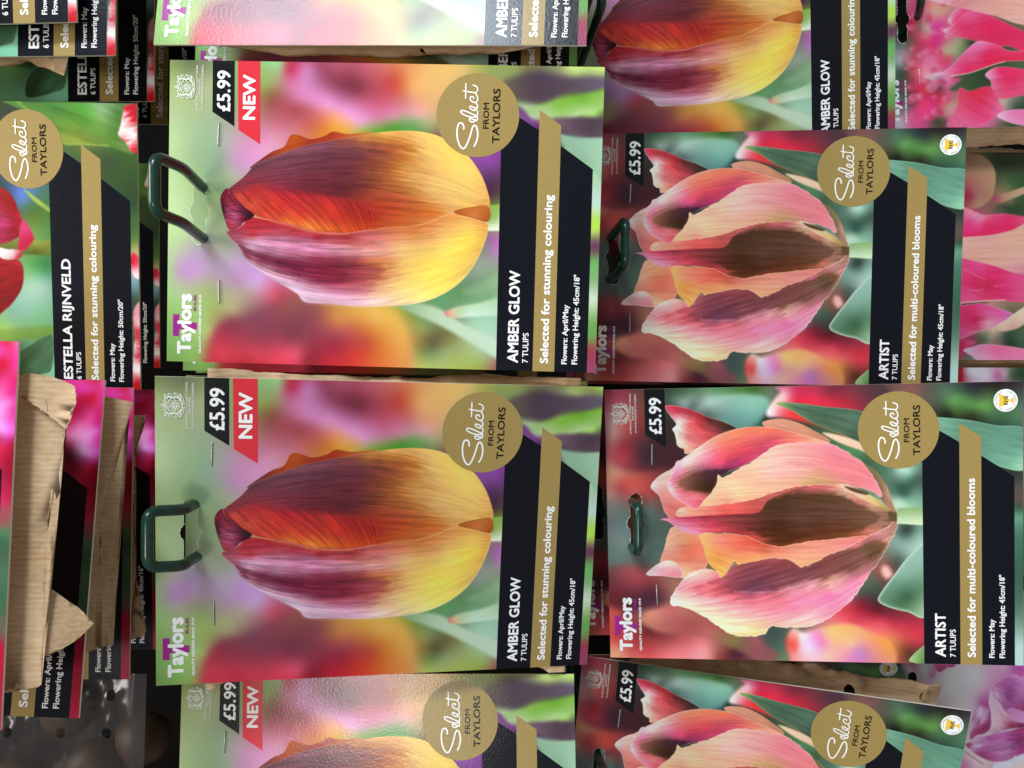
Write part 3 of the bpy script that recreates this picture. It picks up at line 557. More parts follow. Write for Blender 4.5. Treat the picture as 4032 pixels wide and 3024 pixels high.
def paint_estella():
    a = Art(0.3, from_pose(*POSE['C1'], 0, 380, .711))
    a.alt['c2'] = from_pose(*POSE['C2b'], 0, 0, .5425)
    a.bg("""20,50,38402c 120,60,3c4a30 300,60,4c8038 500,100,5c9c40 650,100,507c3c 560,90,7c9c6c 450,200,6c8434 650,220,4c7830 600,340,3c5030 650,450,38502c 740,600,30482c 400,290,506838 20,560,2c4028
 120,560,5c7cc0 150,600,4c7060 220,600,487040 200,680,5c7830 240,720,58843c 200,760,6c9048 230,900,4c8448 250,940,3c8048 200,960,58a05c 180,1050,a8ccb0 230,1020,90bca0 120,1140,98c4b0 60,1220,88b890 200,1180,88c098
 250,1230,78b480 40,1300,a0c860 200,1350,70a878 240,1500,80c4a0 100,1400,48704c 745,650,3c5834 740,800,5c7c38 750,850,a09c60 745,1050,6c9098 742,1130,3c5040 -80,600,40603c -200,500,486840 -300,900,5c8c60
 -150,1300,70a070 -500,700,4c7848 -500,1200,68986c""", p=2, s0=3)
    a.layer("-200,-60 130,30 450,35 742,45 758,305 600,276 430,266 340,250 200,110", "300,60,4c8038 500,100,5c9c40 650,100,507c3c 560,80,80a470 450,200,6c8434 650,220,4c7830 430,250,88983c 700,270,608040",
            feather=.6, s0=3, axis=((100, 0), (900, 300)), streak=(5, .1, 1, .10))
    a.line("120,30 200,110 340,252 430,264 600,274 758,306", 'a4b858', .5, .8, .4)
    a.layer("-60,790 100,795 280,797 280,880 100,872 -60,870", "0,800,7c8434 200,810,8c9440 200,865,545c1c 0,860,4c541c", feather=.6, smooth=False)
    a.layer("-60,1300 100,1285 290,1270 290,1340 100,1345 -60,1350", "0,1320,84a848 200,1300,789a40 200,1335,6c8a34", feather=1.5, alpha=.8)
    a.layer("85,1440 160,1380 290,1320 290,1500 230,1540 80,1560", "120,1450,30482c 200,1420,3c5c3c 250,1360,4c7050 200,1500,486c4c 120,1530,2c4028", axis=((60, 1560), (320, 1300)), streak=(5, .2, .6, .12), rim=('88b088', .3, .5))
    a.layer("130,510 200,560 290,630 290,650 190,580", "200,580,a4b850 260,620,90a848", feather=.5)
    red = "20,560,b01c24 60,620,a81420 100,660,b8182c 20,700,c83878 60,720,b42048 110,720,b01420 30,760,b8204c 130,720,c03058"
    a.layer("-60,480 0,500 60,540 100,620 125,690 120,760 60,800 -20,820 -60,800", red, s0=1.6, axis=((-200, 640), (160, 700)), streak=(6, .15, 1.5, .14), rough=.3, tint=(.86, .8, .8))
    a.layer("120,690 150,700 185,770 185,800 140,850 100,850 105,790", "140,740,d0386c 170,790,b81838 120,830,b81c40 125,720,c83c68", s0=1, rim=('d85070', .3, .5))
    a.layer("-20,835 40,845 110,850 125,880 90,905 20,900 -20,880", "20,870,f0dce0 80,875,d8a0a8 100,890,b03038", rough=.3)
    a.layer("-60,890 30,905 100,905 130,950 125,1050 80,1130 30,1180 -60,1220", "20,950,b01820 90,950,b81c20 60,1050,a81418 20,1150,981014 100,1040,a0141c 110,930,c02830", s0=1.6, axis=((140, 980), (-200, 1050)), streak=(6, .15, 1.2, .14), tint=(.86, .8, .8))
    # candy-striped petals at the lower corners
    a.layer("690,55 752,42 790,40 790,300 725,302 700,260 655,212 672,140", "700,70,c82838 740,90,b81c2c 690,110,e8c8cc 740,130,c02434 690,170,f0e0dc 740,200,f0dcd8 670,210,e8d0d0 720,260,ecd8d4 740,280,c83c48 690,240,d87078",
            s0=.8, rough=.5, axis=((640, 200), (820, 150)), streak=(7, .25, 1.6, .1), rim=('c02838', .3, .4))
    a.layer("730,870 760,880 800,950 800,1010 745,1000 725,930", "750,890,d03048 770,930,e05870 750,980,f0d0d4 735,920,c82038", s0=.8, rough=.4)
    a.layer("740,1190 800,1170 800,1640 740,1620 735,1500 745,1350", "760,1210,e898a8 775,1260,f0c0c8 760,1300,c83044 775,1350,d84858 755,1380,f0ccd0 775,1440,c82034 755,1480,f0d4d4 775,1530,f0e0e0 760,1570,d02c38 775,1610,c0141c",
            s0=.8, rough=.5, axis=((720, 1400), (820, 1420)), streak=(9, .3, 1.8, .1))
    a.soften(1)
    return a

def paint_magenta():
    a = Art(0.45, from_pose(*POSE['D2'], 0, 1320, .5302))
    a.alt['d1'] = from_pose(*POSE['D1'], 0, 1320, .5302); a.alt['p'] = from_pose(*POSE['D2'], 0, 0, 1); a.alt['q'] = from_pose(*POSE['D1'], 0, 0, 1)
    a.bg("""600,400,e03898 700,380,d84090 780,360,d85c9c 520,560,b00c38 620,540,b82050 550,740,e080b0 600,800,d888b8 700,700,d84898 650,960,b84078 520,920,3c0c1c 500,880,4c0c1c 480,850,6c0820 700,1000,b01848 680,1100,a01030
 720,800,e050a8 660,1200,a81c40 670,1350,c82858 650,1440,d85078 450,950,70102c 560,450,c8206c 760,450,e040a0 740,560,d82c74
 @p 345,2110,587850 345,2200,3c6044 335,2420,3c5c44 330,2480,7c3838 325,2550,a81838 315,2700,9c1830 310,2800,b01c3c
 @d1 60,60,d82850 20,200,d01838 100,120,e83070 20,430,f050a0 80,250,e03888 60,500,f080c8 20,700,f8a0e8 60,750,e868c8 30,850,d02858 -300,300,c82868 -600,700,c83078 -300,1000,a82050""", p=2.2, s0=3, wob=5)
    a.layer("590,1450 720,1440 720,2150 560,2150", "640,1480,8c5450 640,1520,587050 630,1600,3c6044 620,1800,44684c 620,2000,3c6044 615,2130,5c5c48", feather=2.5, s0=3)
    a.soften(2)
    return a

def paint_pinkfield():
    a = Art(0.35, from_pose(*POSE['E1'], 3380, 0, .3375))
    a.bg("""460,450,5c5c58 490,700,b8b8c0 500,850,58584c 560,500,6c5c4c 470,1400,c8c8cc 540,1200,5c5450 470,200,6c6c68 650,100,e85888 650,300,d03858 750,450,d84868 850,320,d85090 760,330,d8b8a8 800,700,e07898 700,700,c84860
 950,500,d84078 1050,620,c0a888 650,800,d86068 1000,700,d84868 850,950,d8a8b0 950,1000,5c5848 800,1000,d83858 1050,950,e078a8 1000,1100,d83858 1080,1250,c8a088 700,1200,d84060 900,1400,4c4c38 750,1430,d05080 1080,1420,e05080
 1150,480,a89878 1300,500,3c4430 1250,950,3c5434 1450,950,30442c 1700,1200,c0a898 1850,1250,3c5040 1750,1450,48583c 1500,1450,d86890 620,1000,c83c5c 620,1350,d84c80 900,1250,d84078 850,1330,e05080 900,150,d8a088 950,250,e06090
 2300,1200,587048 2600,900,687c50 2600,1300,486040 3200,1000,4c6848 700,-400,d85080 1200,-600,c08078 2000,-400,d88080 3000,0,587048 3000,600,506848""", p=2, s0=2.4, wob=7)
    rs = random.Random(3)
    for k in range(46):    # far blooms, out of focus
        x = rs.uniform(600, 1150); y = rs.uniform(-350, 1480); w = rs.uniform(40, 90); h = rs.uniform(25, 60)
        c = rs.choice(['d83860', 'e05888', 'c83454', 'e04878', 'd86890'])
        a.layer("%f,%f %f,%f %f,%f %f,%f" % (x - w, y, x, y - h, x + w, y + rs.uniform(-20, 20), x, y + h), "%f,%f,%s %f,%f,%s" % (x - w, y, 'e88cac', x + w * .5, y, c), feather=.8, alpha=.7)
    ax = ((860, 700), (2400, 500))
    a.layer("1040,235 1160,85 1300,90 1520,170 1300,190 1120,290", "1060,235,f0b0c8 1170,120,e87098 1300,130,e83870 1450,170,e03064 1150,230,e84878", axis=ax, streak=(5, .1, 1, .06), rim=('f4b0c8', .3, .6))
    a.layer("840,-30 2100,-60 2900,-200 2900,400 1960,300 1600,190 1250,110 1000,50", "1000,30,f0b0b8 1300,70,e89c98 1700,100,e8a898 1900,200,e8b0a0 1100,20,e89098 2400,200,e8a890", axis=ax, streak=(6, .08, 1.5, .05), s0=2)
    a.layer("980,355 1100,290 1280,140 1500,170 1700,260 2000,420 2000,620 1750,540 1600,560 1400,490 1200,440 1080,412", "990,355,f4b4c8 1200,300,e83868 1500,300,e8285c 1700,480,e02c58 1300,180,e86090 1100,390,e86888 1900,450,e03060 1450,430,e03460",
            axis=ax, streak=(6, .08, 1.5, .06), rim=('f4a8c0', .25, .6))
    a.layer("872,876 1000,830 1100,750 1250,590 1400,480 1600,520 1760,590 2000,600 2000,700 1700,722 1500,782 1300,852 1100,882", "880,876,f4d0e0 1000,845,f090b8 1300,650,e86090 1500,620,e82c60 1400,780,e83860 1800,660,e83058 1450,510,f080b0 1150,760,e85888 1250,800,e83468",
            axis=ax, streak=(7, .08, 1.5, .06), rim=('f8b0c8', .35, .7))
    a.line("1100,882 1300,852 1500,784 1700,724 2000,702", 'ecd0b0', .5, .8)
    a.line("1150,900 1350,855 1530,800 1720,742 2000,720", '38502c', .7, .8)
    a.layer("1060,1050 1200,940 1450,830 1540,870 1560,1000 1400,1060 1200,1060", "1150,1020,4c5c40 1300,940,3c5434 1450,900,30442c 1500,1000,38482c", feather=.9)
    a.layer("1475,872 1600,785 1800,790 2100,860 2100,1050 1700,1155 1560,1105 1540,950", "1490,875,f0a0c0 1650,850,e83468 1800,950,e83464 1650,1080,e85880 1900,1000,ec4c78", axis=ax, streak=(6, .08, 1.2, .06), rim=('f4a0bc', .3, .6))
    a.layer("1175,1030 1300,1062 1530,1010 1650,1200 1705,1292 1500,1425 1250,1485 1050,1440 1150,1250", "1190,1040,e84868 1350,1050,e03040 1500,1050,e03458 1650,1270,e87098 1400,1250,e83868 1200,1400,e86890 1500,1380,ec4c80", axis=((1100, 1000), (1800, 1400)), streak=(6, .1, 1.2, .06), rim=('f4a0bc', .25, .5))
    a.layer("1615,1352 1800,1280 2200,1300 2300,1500 1850,1455", "1630,1352,f8c0d8 1800,1320,f080b0 2000,1380,f078a8 1850,1440,f090b8", rim=('f8c8dc', .3, .6))
    a.soften(1)
    return a

def paint_pinkbloom():
    a = Art(0.35, from_pose(*POSE['E2'], 3600, 480, .639))
    a.bg("""320,205,8c7058 430,300,3c4830 560,250,303a28 650,300,384830 600,400,4c6840 560,470,a08060 640,470,485c38 560,520,3c4c34 640,540,34482c 350,640,e84080 500,680,e8a090 600,1230,4c5c40 480,1290,e0b8a0 560,1320,3c5040
 420,1330,5c7050 640,1320,486048 600,1370,2c3c28 650,1420,405038 320,1390,d03060 350,1450,708068 500,1440,c88088 100,700,d85080 100,1200,d84878 800,400,3c5034 900,900,e8a890 900,1300,4c6444 -100,400,48583c -100,1000,d86080""", p=2, s0=2.4, wob=5)
    ax = ((150, 850), (1300, 850))
    a.layer("250,203 380,200 430,215 480,262 502,330 495,410 480,462 430,510 380,532 250,540", "330,230,94705c 420,240,a88464 480,340,b88c6c 440,450,b07c64 330,300,a07860 340,455,a02c48 330,440,a83048 370,440,a86060 380,510,b08068", s0=1.6, feather=.5, rim=('98784c', .3, .5))
    a.layer("480,460 560,440 680,400 700,430 560,490 500,500", "500,480,a85060 560,470,b89070 650,425,c8a080", feather=.5)
    a.layer("250,520 320,530 430,572 560,565 720,600 720,660 480,700 310,714 250,700", "330,560,e88098 400,590,f090b0 330,620,f04888 450,640,e83068 600,610,e83068 680,630,e85880 330,690,e8306c", axis=ax, streak=(6, .1, 1.2, .06))
    a.layer("240,715 310,710 480,695 600,668 720,640 720,960 600,930 480,885 300,842 240,830", "300,750,e8b4a0 450,720,e8a8a0 600,700,e8b098 650,800,e8b49c 450,800,e8b098 320,820,e8a898 600,880,e8a8a0 680,930,e890a0", axis=ax, streak=(7, .08, 1.5, .06), s0=2)
    a.layer("240,830 300,842 480,885 600,928 720,965 720,1105 500,1100 290,1118 240,1110", "310,860,e84884 400,880,f05090 500,930,e83070 600,960,e84880 450,1000,d82c54 350,1000,e83068 350,1080,f05890 550,1060,e83470 650,1050,e85888", axis=ax, streak=(7, .1, 1.5, .07))
    for l in ("310,910 400,955 440,975 495,1018", "320,930 380,945", "495,1018 560,1005 680,1010", "330,1040 420,1035 495,1018", "440,975 470,960"):
        a.line(l, 'f890b8', .5, .6, .4)
    a.line("285,1116 430,1103 560,1098 720,1104", 'f0dcc0', .6, .9)
    a.line("300,1128 450,1113 720,1112", '304828', .7, .9)
    a.layer("240,1130 300,1130 420,1118 520,1150 620,1195 500,1260 380,1300 270,1345 240,1330", "300,1150,e83878 420,1140,f05090 520,1190,e060a0 380,1230,d83060 300,1300,f06098 450,1250,e8a0b0 580,1195,d070b0", axis=((250, 1230), (640, 1190)), streak=(6, .15, 1.2, .07), rim=('f0d0c0', .4, .6))
    a.layer("500,1260 560,1220 700,1130 720,1200 640,1270 540,1290", "560,1250,e8c0a8 650,1200,ecccb4 600,1270,d8a890", feather=.5)
    a.layer("300,1405 360,1385 450,1370 700,1405 720,1480 420,1475 350,1440", "320,1405,f8c8e0 400,1390,f090b8 500,1420,f070a0 600,1440,f080a8 450,1455,f0a0c0", rim=('f8d0e0', .3, .6))
    a.layer("240,1370 300,1340 380,1360 300,1400 280,1450 240,1460", "290,1380,d82c60 340,1360,e05080", feather=.6)
    a.soften(1)
    return a

def paint_parrot():
    a = Art(0.35, from_pose(*POSE['F'], 3500, 2580, .2676))
    a.bg("""200,250,48503c 300,200,c8a0b0 480,170,c0b8bc 600,250,b898ac 380,160,b04878 900,180,c4c0c4 1000,250,c8c4cc 1200,200,d0ccd4 1300,300,d0c8d0 750,400,b8b4b8 900,500,c0bcc0 1100,500,c4c0c4 1200,600,c8b8c4 1450,250,d0a0bc 1600,200,cc94b8
 1750,160,c888b0 1850,180,b04898 1950,250,c040a0 1400,450,d0a8c4 1350,700,b04c90 1300,650,c088b0 1250,800,d0b0c4 1200,1000,c8a8bc 1150,1200,d0b8c4 1150,1450,e0c8d0 1300,1600,e0c8cc 1500,1620,d8b0bc 1700,1650,d8c8d4 1900,1550,d8d4e4
 1950,1650,e8c8bc 1100,1640,c860a0 800,700,b0a8b0 600,900,a8a0a8 400,1200,a898a4 800,1300,b8a0b0 200,700,8c7c8c 2300,400,c060a8 2300,1200,d8b0d0 2600,1600,c8c0cc 3000,800,607050 -400,400,506048 -600,1000,587058""", p=2, s0=2.4)
    a.layer("640,135 960,130 940,170 860,180 800,220 740,248 700,215", "700,160,b03870 850,150,a83070 750,230,8c2058", rough=.4)
    a.layer("380,130 640,130 690,240 640,330 560,330 500,270 400,200", "480,170,c8c4c8 600,230,b490a8 620,310,b06090 560,300,b8a8b4 420,160,bc8ca4", feather=.7)
    ax = ((1500, 400), (2100, 900))
    a.layer("1500,500 1560,420 1700,330 1850,280 1950,320 2100,300 2100,840 1950,820 1800,780 1700,820 1580,640 1510,560", "1550,480,c470b0 1650,430,b04c98 1750,450,983c88 1850,400,b050a0 1900,330,c878b4 1700,600,983c84 1800,600,7c2c70 1900,600,b058a0 1850,750,a03888 1650,650,b868a8 1600,560,d098c4 1950,780,8c2058 2050,600,b858a4",
            axis=((1480, 450), (2100, 900)), streak=(9, .25, 2.2, .18), rim=('e0b0d0', .4, .6))
    a.layer("1500,500 1520,580 1600,680 1700,820 1850,960 2100,1000 2100,1060 1800,1080 1600,1140 1420,1175 1400,1160 1490,1080 1500,900 1465,720", "1520,620,d8b8d4 1560,800,d8b0cc 1650,850,d8a4b8 1600,1000,dca8c0 1750,950,c87898 1500,1100,d8b4cc 1800,1020,8c2048 1950,1030,70103c 1420,1160,e0c0d4 1900,960,c86888",
            axis=((1480, 500), (2100, 1050)), streak=(6, .12, 1.5, .07), rim=('ecd8e4', .3, .6))
    a.layer("1240,850 1290,760 1370,740 1450,700 1480,760 1500,900 1490,1070 1400,1150 1300,1170 1200,1240 1195,1150 1240,1040 1215,960", "1290,800,c888b8 1350,800,d8c0dc 1420,760,a84890 1450,900,b05c9c 1350,950,d8b4d4 1300,950,b868a4 1400,1020,98306c 1300,1080,a03878 1230,1160,b04080 1470,1000,8c2058 1250,1000,c890b8",
            axis=((1220, 1150), (1500, 720)), streak=(8, .25, 1.8, .16))
    a.layer("1120,1310 1200,1270 1330,1200 1420,1190 1560,1150 1750,1120 1950,1060 2100,1080 2100,1200 1950,1350 1850,1490 1700,1560 1500,1560 1330,1490 1200,1400", "1200,1310,a84080 1300,1270,d0a0cc 1350,1350,c070b0 1300,1420,a83c80 1450,1300,b85ca4 1500,1200,b04890 1600,1300,b868ac 1700,1200,b850a0 1800,1250,983080 1750,1400,b060a4 1600,1480,b8609c 1450,1480,a03878 1900,1250,7c1c58 1950,1130,981c60 1250,1360,d8b8d8",
            axis=((1100, 1320), (2100, 1150)), streak=(9, .2, 2.2, .2), rim=('d8a8cc', .35, .5))
    a.layer("1870,1480 1950,1280 2100,1180 2100,1430 1960,1450", "1900,1440,a82c80 1980,1330,8c1c60 2050,1250,a03080", s0=1)
    a.layer("1540,1600 1640,1565 1780,1560 1800,1620 1760,1700 1550,1700", "1600,1620,d8d8ec 1750,1600,dcdcec", rough=.3)
    a.line("1120,1420 1240,1500 1380,1600 1500,1640", '8c3c58', .8, .6, .5)
    a.img = 1 - (1 - a.img) * .86
    a.soften(1)
    return a

def paint_candy():
    a = Art(0.5, from_pose(*POSE['G'], 3600, 480, .639))
    a.bg("""280,1560,b01c28 330,1540,e0d8e4 400,1560,dcd0dc 460,1560,d8c0d0 520,1560,b86898 560,1550,c0a0a8 600,1550,50604c 650,1560,30442c 400,1700,d8c8d8 300,2000,c83858 600,1900,c070a0 400,2300,d8b8c8 650,2500,486048 900,1800,587050""", p=2.4, s0=1.5)
    a.layer("255,1500 298,1500 296,1640 255,1640", "280,1560,b41c28", smooth=False, feather=.5)
    a.soften(1)
    return a

# ------------------------------------------------------------------ flat print pieces (card frame, millimetres)
def loc(u, v, h):      # card millimetres -> local metres; h = height above the printed face
    return ((u - 62.5) * MM, -h * MM, -(v - 12.5) * MM)
def poly_mesh(name, polys, h, mat, smooth=False):
    bm = bmesh.new()
    for P in polys:
        if smooth: P = catmull(P, 4)
        f = bm.faces.new([bm.verts.new(loc(p[0], p[1], h)) for p in P])
        f.normal_update()
        if f.normal.y > 0: f.normal_flip()
    bmesh.ops.triangulate(bm, faces=bm.faces[:])
    me = bpy.data.meshes.new(name); bm.to_mesh(me); bm.free(); me.materials.append(M[mat]); return me
def ribbons(name, strokes, h, mat):
    # strokes: (points, width mm): round-ended flat pen strokes
    vs = []; fs = []; z = h
    for P, w in strokes:
        P = np.array(P, float); P = P[np.r_[True, np.hypot(*(P[1:] - P[:-1]).T) > 1e-4]]
        n = len(P); k = len(vs)
        d = np.gradient(P, axis=0) if n > 2 else np.tile(P[-1] - P[0], (n, 1))
        d = d / np.hypot(*d.T)[:, None]; nr = np.c_[-d[:, 1], d[:, 0]] * w / 2
        zz = z + np.linspace(0, .012, n)
        for i in range(n): vs.append(loc(*(P[i] + nr[i]), zz[i])); vs.append(loc(*(P[i] - nr[i]), zz[i]))
        for i in range(n - 1): fs.append((k + 2 * i, k + 2 * i + 1, k + 2 * i + 3, k + 2 * i + 2))
        for i, sg in ((0, -1), (n - 1, 1)):      # round pen ends
            m = len(vs)
            for q in np.linspace(-1.35, 1.35, 6):
                p = P[i] + sg * d[i] * w / 2 * math.cos(q) + nr[i] * math.sin(q); vs.append(loc(p[0], p[1], zz[i]))
            fs.append((k + 2 * i + 1,) + tuple(range(m, m + 6)) + (k + 2 * i,))
        z += .016
    me = bpy.data.meshes.new(name); me.from_pydata(vs, [], fs); me.materials.append(M[mat]); return me
def open_catmull(P, n=5):
    P = [np.array(p, float) for p in P]; P = [2 * P[0] - P[1]] + P + [2 * P[-1] - P[-2]]; out = []
    for i in range(1, len(P) - 2):
        p0, p1, p2, p3 = P[i - 1:i + 3]
        for k in range(n):
            t = k / n
            out.append(0.5 * ((2 * p1) + (-p0 + p2) * t + (2 * p0 - 5 * p1 + 4 * p2 - p3) * t * t + (-p0 + 3 * p1 - 3 * p2 + p3) * t ** 3))
    out.append(P[-2]); return np.array(out)

_glyph = {}
def glyphs(s, res=3):
    key = (s, res)
    if key not in _glyph:
        c = bpy.data.curves.new('lettering', 'FONT'); c.body = s; c.size = 1; c.resolution_u = res
        o = bpy.data.objects.new('lettering', c); COL.objects.link(o)
        dg = bpy.context.evaluated_depsgraph_get(); dg.update()
        me = o.evaluated_get(dg).to_mesh()
        V = np.array([v.co[:2] for v in me.vertices]) if len(me.vertices) else np.zeros((0, 2))
        F = [tuple(p.vertices) for p in me.polygons]
        o.evaluated_get(dg).to_mesh_clear()
        bpy.data.objects.remove(o); bpy.data.curves.remove(c)
        _glyph[key] = (V, F)
    return _glyph[key]
def text_mesh(name, lines, h, mat):
    # lines: (string, u of left end, v of baseline, cap height, length or None, stroke gain mm)
    vs = []; fs = []; z = h
    for s, u, v, cap, length, bold in lines:
        V, F = glyphs(s)
        x0, x1 = V[:, 0].min(), V[:, 0].max()
        ky = cap / 0.682; kx = ky if length is None else (length - bold) / (x1 - x0)
        offs = [(0, 0)] if bold <= 0 else [(bold / 2 * math.cos(q), bold / 2 * math.sin(q)) for q in np.arange(8) * math.pi / 4] + [(0, 0)]
        for dx, dy in offs:
            k = len(vs)
            for p in V: vs.append(loc(u + bold / 2 + (p[0] - x0) * kx + dx, v - p[1] * (ky - bold * .8) - bold * .3 + dy, z))
            fs += [tuple(k + i for i in f) for f in F]; z += 0.004
    me = bpy.data.meshes.new(name); me.from_pydata(vs, [], fs); me.materials.append(M[mat])
    return me
def circle(c, r, n=64):
    return [(c[0] + r * math.cos(i * 2 * math.pi / n), c[1] + r * math.sin(i * 2 * math.pi / n)) for i in range(n)]

# card: the printed face (colours per vertex), hanging slot cut out, pale cut edge
def in_slot(U, V, j=0.0):
    w = j * (fbm(U * .9, V * .9, 71) - .5)
    a = (np.abs(U - 63) < 11.2) & (np.abs(V - 13.1) < 2.6 + w)
    b = ((np.abs(U - 63) - 11.2) ** 2 + (V - 13.1) ** 2 < (2.6 + w) ** 2) & (np.abs(U - 63) >= 11.2)
    c = (U - 63) ** 2 + (V - 13.1) ** 2 < (4.0 + w) ** 2
    return a | b | c
def card_mesh(name, art, bow=0.0):
    nx, ny = art.nx, art.ny
    col = lin(np.clip(art.img, 0.02, 0.93))
    Y = bow * ((art.V / H) ** 2) * 0
    co = np.stack([(art.U - 62.5) * MM, Y, -(art.V - 12.5) * MM], -1).reshape(-1, 3)
    idx = np.arange(nx * ny).reshape(ny, nx)
    q = np.stack([idx[:-1, :-1], idx[1:, :-1], idx[1:, 1:], idx[:-1, 1:]], -1).reshape(-1, 4)
    uc = (art.U[:-1, :-1] + art.step / 2).ravel(); vc = (art.V[:-1, :-1] + art.step / 2).ravel()
    hole = in_slot(uc, vc, .55)
    q = q[~hole]
    # torn white fibres round the slot
    rim = in_slot(art.U.ravel(), art.V.ravel(), .55)
    r2 = np.zeros(nx * ny, bool); R = rim.reshape(ny, nx).copy()
    G = R.copy(); G[1:] |= R[:-1]; G[:-1] |= R[1:]; G[:, 1:] |= R[:, :-1]; G[:, :-1] |= R[:, 1:]
    ragged = fbm(art.U * 1.3, art.V * 1.3, 33) > .5
    c3 = col.reshape(ny, nx, 3); c3[G & ragged] = lin(np.array([.86, .85, .8]))
    me = bpy.data.meshes.new(name)
    # cut edges: a strip turned back 0.6 mm
    T = 0.9 * MM
    loop = np.concatenate([idx[0, :], idx[1:, -1], idx[-1, -2::-1], idx[-2:0:-1, 0]])
    nb = len(loop); base = nx * ny
    front = co[loop]; back = front + np.array([0, T, 0])
    jit = np.random.RandomState(5).rand(nb) * 0.12 * MM; lift = np.array([0, -1, 0]) * 0
    co2 = np.concatenate([co, front, back])
    i = np.arange(nb); j = (i + 1) % nb
    q2 = np.stack([base + i, base + j, base + nb + j, base + nb + i], -1)
    # back board (four strips round the slot)
    bk = []
    vsb = []
    def rect(u0, u1, v0, v1):
        k = len(co2) + len(vsb)
        for u, v in ((u0, v0), (u0, v1), (u1, v1), (u1, v0)): vsb.append(((u - 62.5) * MM, T, -(v - 12.5) * MM))
        bk.append((k, k + 3, k + 2, k + 1))
    rect(0, W, 0, 8.4); rect(0, W, 17.8, H); rect(0, 48.4, 8.4, 17.8); rect(77.6, W, 8.4, 17.8)
    co3 = np.concatenate([co2, np.array(vsb)])
    F = np.concatenate([q, q2, np.array(bk)])
    me.vertices.add(len(co3)); me.vertices.foreach_set('co', co3.astype(np.float32).ravel())
    me.loops.add(F.size); me.loops.foreach_set('vertex_index', F.astype(np.int32).ravel())
    me.polygons.add(len(F)); me.polygons.foreach_set('loop_start', (np.arange(len(F)) * 4).astype(np.int32))
    mi = np.zeros(len(F), np.int32); mi[len(q):] = 1
    me.materials.append(M['print']); me.materials.append(M['edge'])
    me.polygons.foreach_set('material_index', mi)
    me.update(calc_edges=True)
    at = me.color_attributes.new('ink', 'FLOAT_COLOR', 'POINT')
    full = np.ones((len(co3), 4), np.float32); full[:nx * ny, :3] = c3.reshape(-1, 3)
    full[nx * ny:, :3] = .7
    at.data.foreach_set('color', full.ravel())
    return me

# crest: crowned shield between two supporters, mantling and a motto scroll
def crest_mesh():
    c = (113.9, 6.7); S = []
    def st(P, w, sm=True):
        P = [(c[0] + x, c[1] + y) for x, y in P]
        S.append((open_catmull(P, 4) if sm and len(P) > 2 else P, w))
    for k in range(1, 4): st([(r * math.cos(q), .55 + r * 1.05 * math.sin(q)) for q in np.linspace(0, 6.3, 18) for r in [1.65 - .42 * (k - 1)]], .17)
    st([(-1.6, .5), (1.6, .5)], .18, False); st([(0, -1.2), (0, 2.3)], .18, False)
    st([(-1, -.3), (-.3, .2), (-1, .3)], .25); st([(.4, -.4), (1, .2)], .3); st([(-.9, 1.3), (-.3, 1.0), (-.5, 1.8)], .25); st([(.5, .9), (.9, 1.6)], .3)
    # helm, crown and crest on top
    st([(-.75, -1.5), (-.8, -2.5), (0, -2.9), (.8, -2.5), (.75, -1.5), (0, -1.2), (-.75, -1.5)], .3)
    st([(-.9, -2.9), (-.5, -3.3), (0, -3.0), (.5, -3.3), (.9, -2.9)], .36); st([(-.5, -3.5), (0, -4.1), (.5, -3.5)], .34); st([(0, -4.3), (0, -4.6)], .36); st([(-.4, -2.2), (.4, -2.2)], .3)
    for s in (-1, 1):
        # supporter: head, neck, chest, legs, tail
        st([(s * 2.3, -2.7), (s * 2.9, -3.0), (s * 3.4, -2.6), (s * 3.1, -2.1), (s * 2.5, -2.2)], .38)
        st([(s * 3.1, -2.2), (s * 3.4, -1.2), (s * 3.0, 0), (s * 3.3, 1.2), (s * 2.7, 2.2)], .62)
        st([(s * 3.0, -.7), (s * 2.2, -.9), (s * 1.8, -.4)], .3); st([(s * 3.0, .3), (s * 2.2, .6), (s * 1.9, 1.1)], .3)
        st([(s * 3.3, 1.1), (s * 3.8, 1.9), (s * 3.4, 2.7)], .34); st([(s * 3.4, -.2), (s * 4.4, -.6), (s * 4.7, -1.6), (s * 4.1, -1.9), (s * 4.0, -1.4)], .26)
        st([(s * 4.0, 1.0), (s * 4.7, .3), (s * 4.9, 1.0), (s * 4.3, 1.5)], .25)
        st([(s * 1.0, -2.0), (s * 1.7, -2.5), (s * 1.5, -3.1), (s * 2.1, -3.3)], .3); st([(s * 1.1, -1.5), (s * 1.9, -1.7), (s * 2.1, -1.2)], .26)
        st([(s * 3.6, -2.9), (s * 4.2, -3.2), (s * 4.0, -2.5)], .3)
        # scroll and roses
        st([(s * .2, 3.5), (s * 1.6, 3.3), (s * 2.9, 2.8), (s * 4.0, 3.0), (s * 4.4, 2.3)], .42); st([(s * .3, 4.1), (s * 2.0, 3.9), (s * 3.4, 3.5)], .28)
        for q in range(4): st([(s * (.7 + .85 * q), 2.95 - .12 * q), (s * (1.0 + .85 * q), 3.15 - .12 * q)], .24)
        st([(s * 2.0, 2.3), (s * 2.5, 2.7), (s * 1.7, 2.8)], .3)
    return ribbons('crest', S, .04, 'crestwhite')

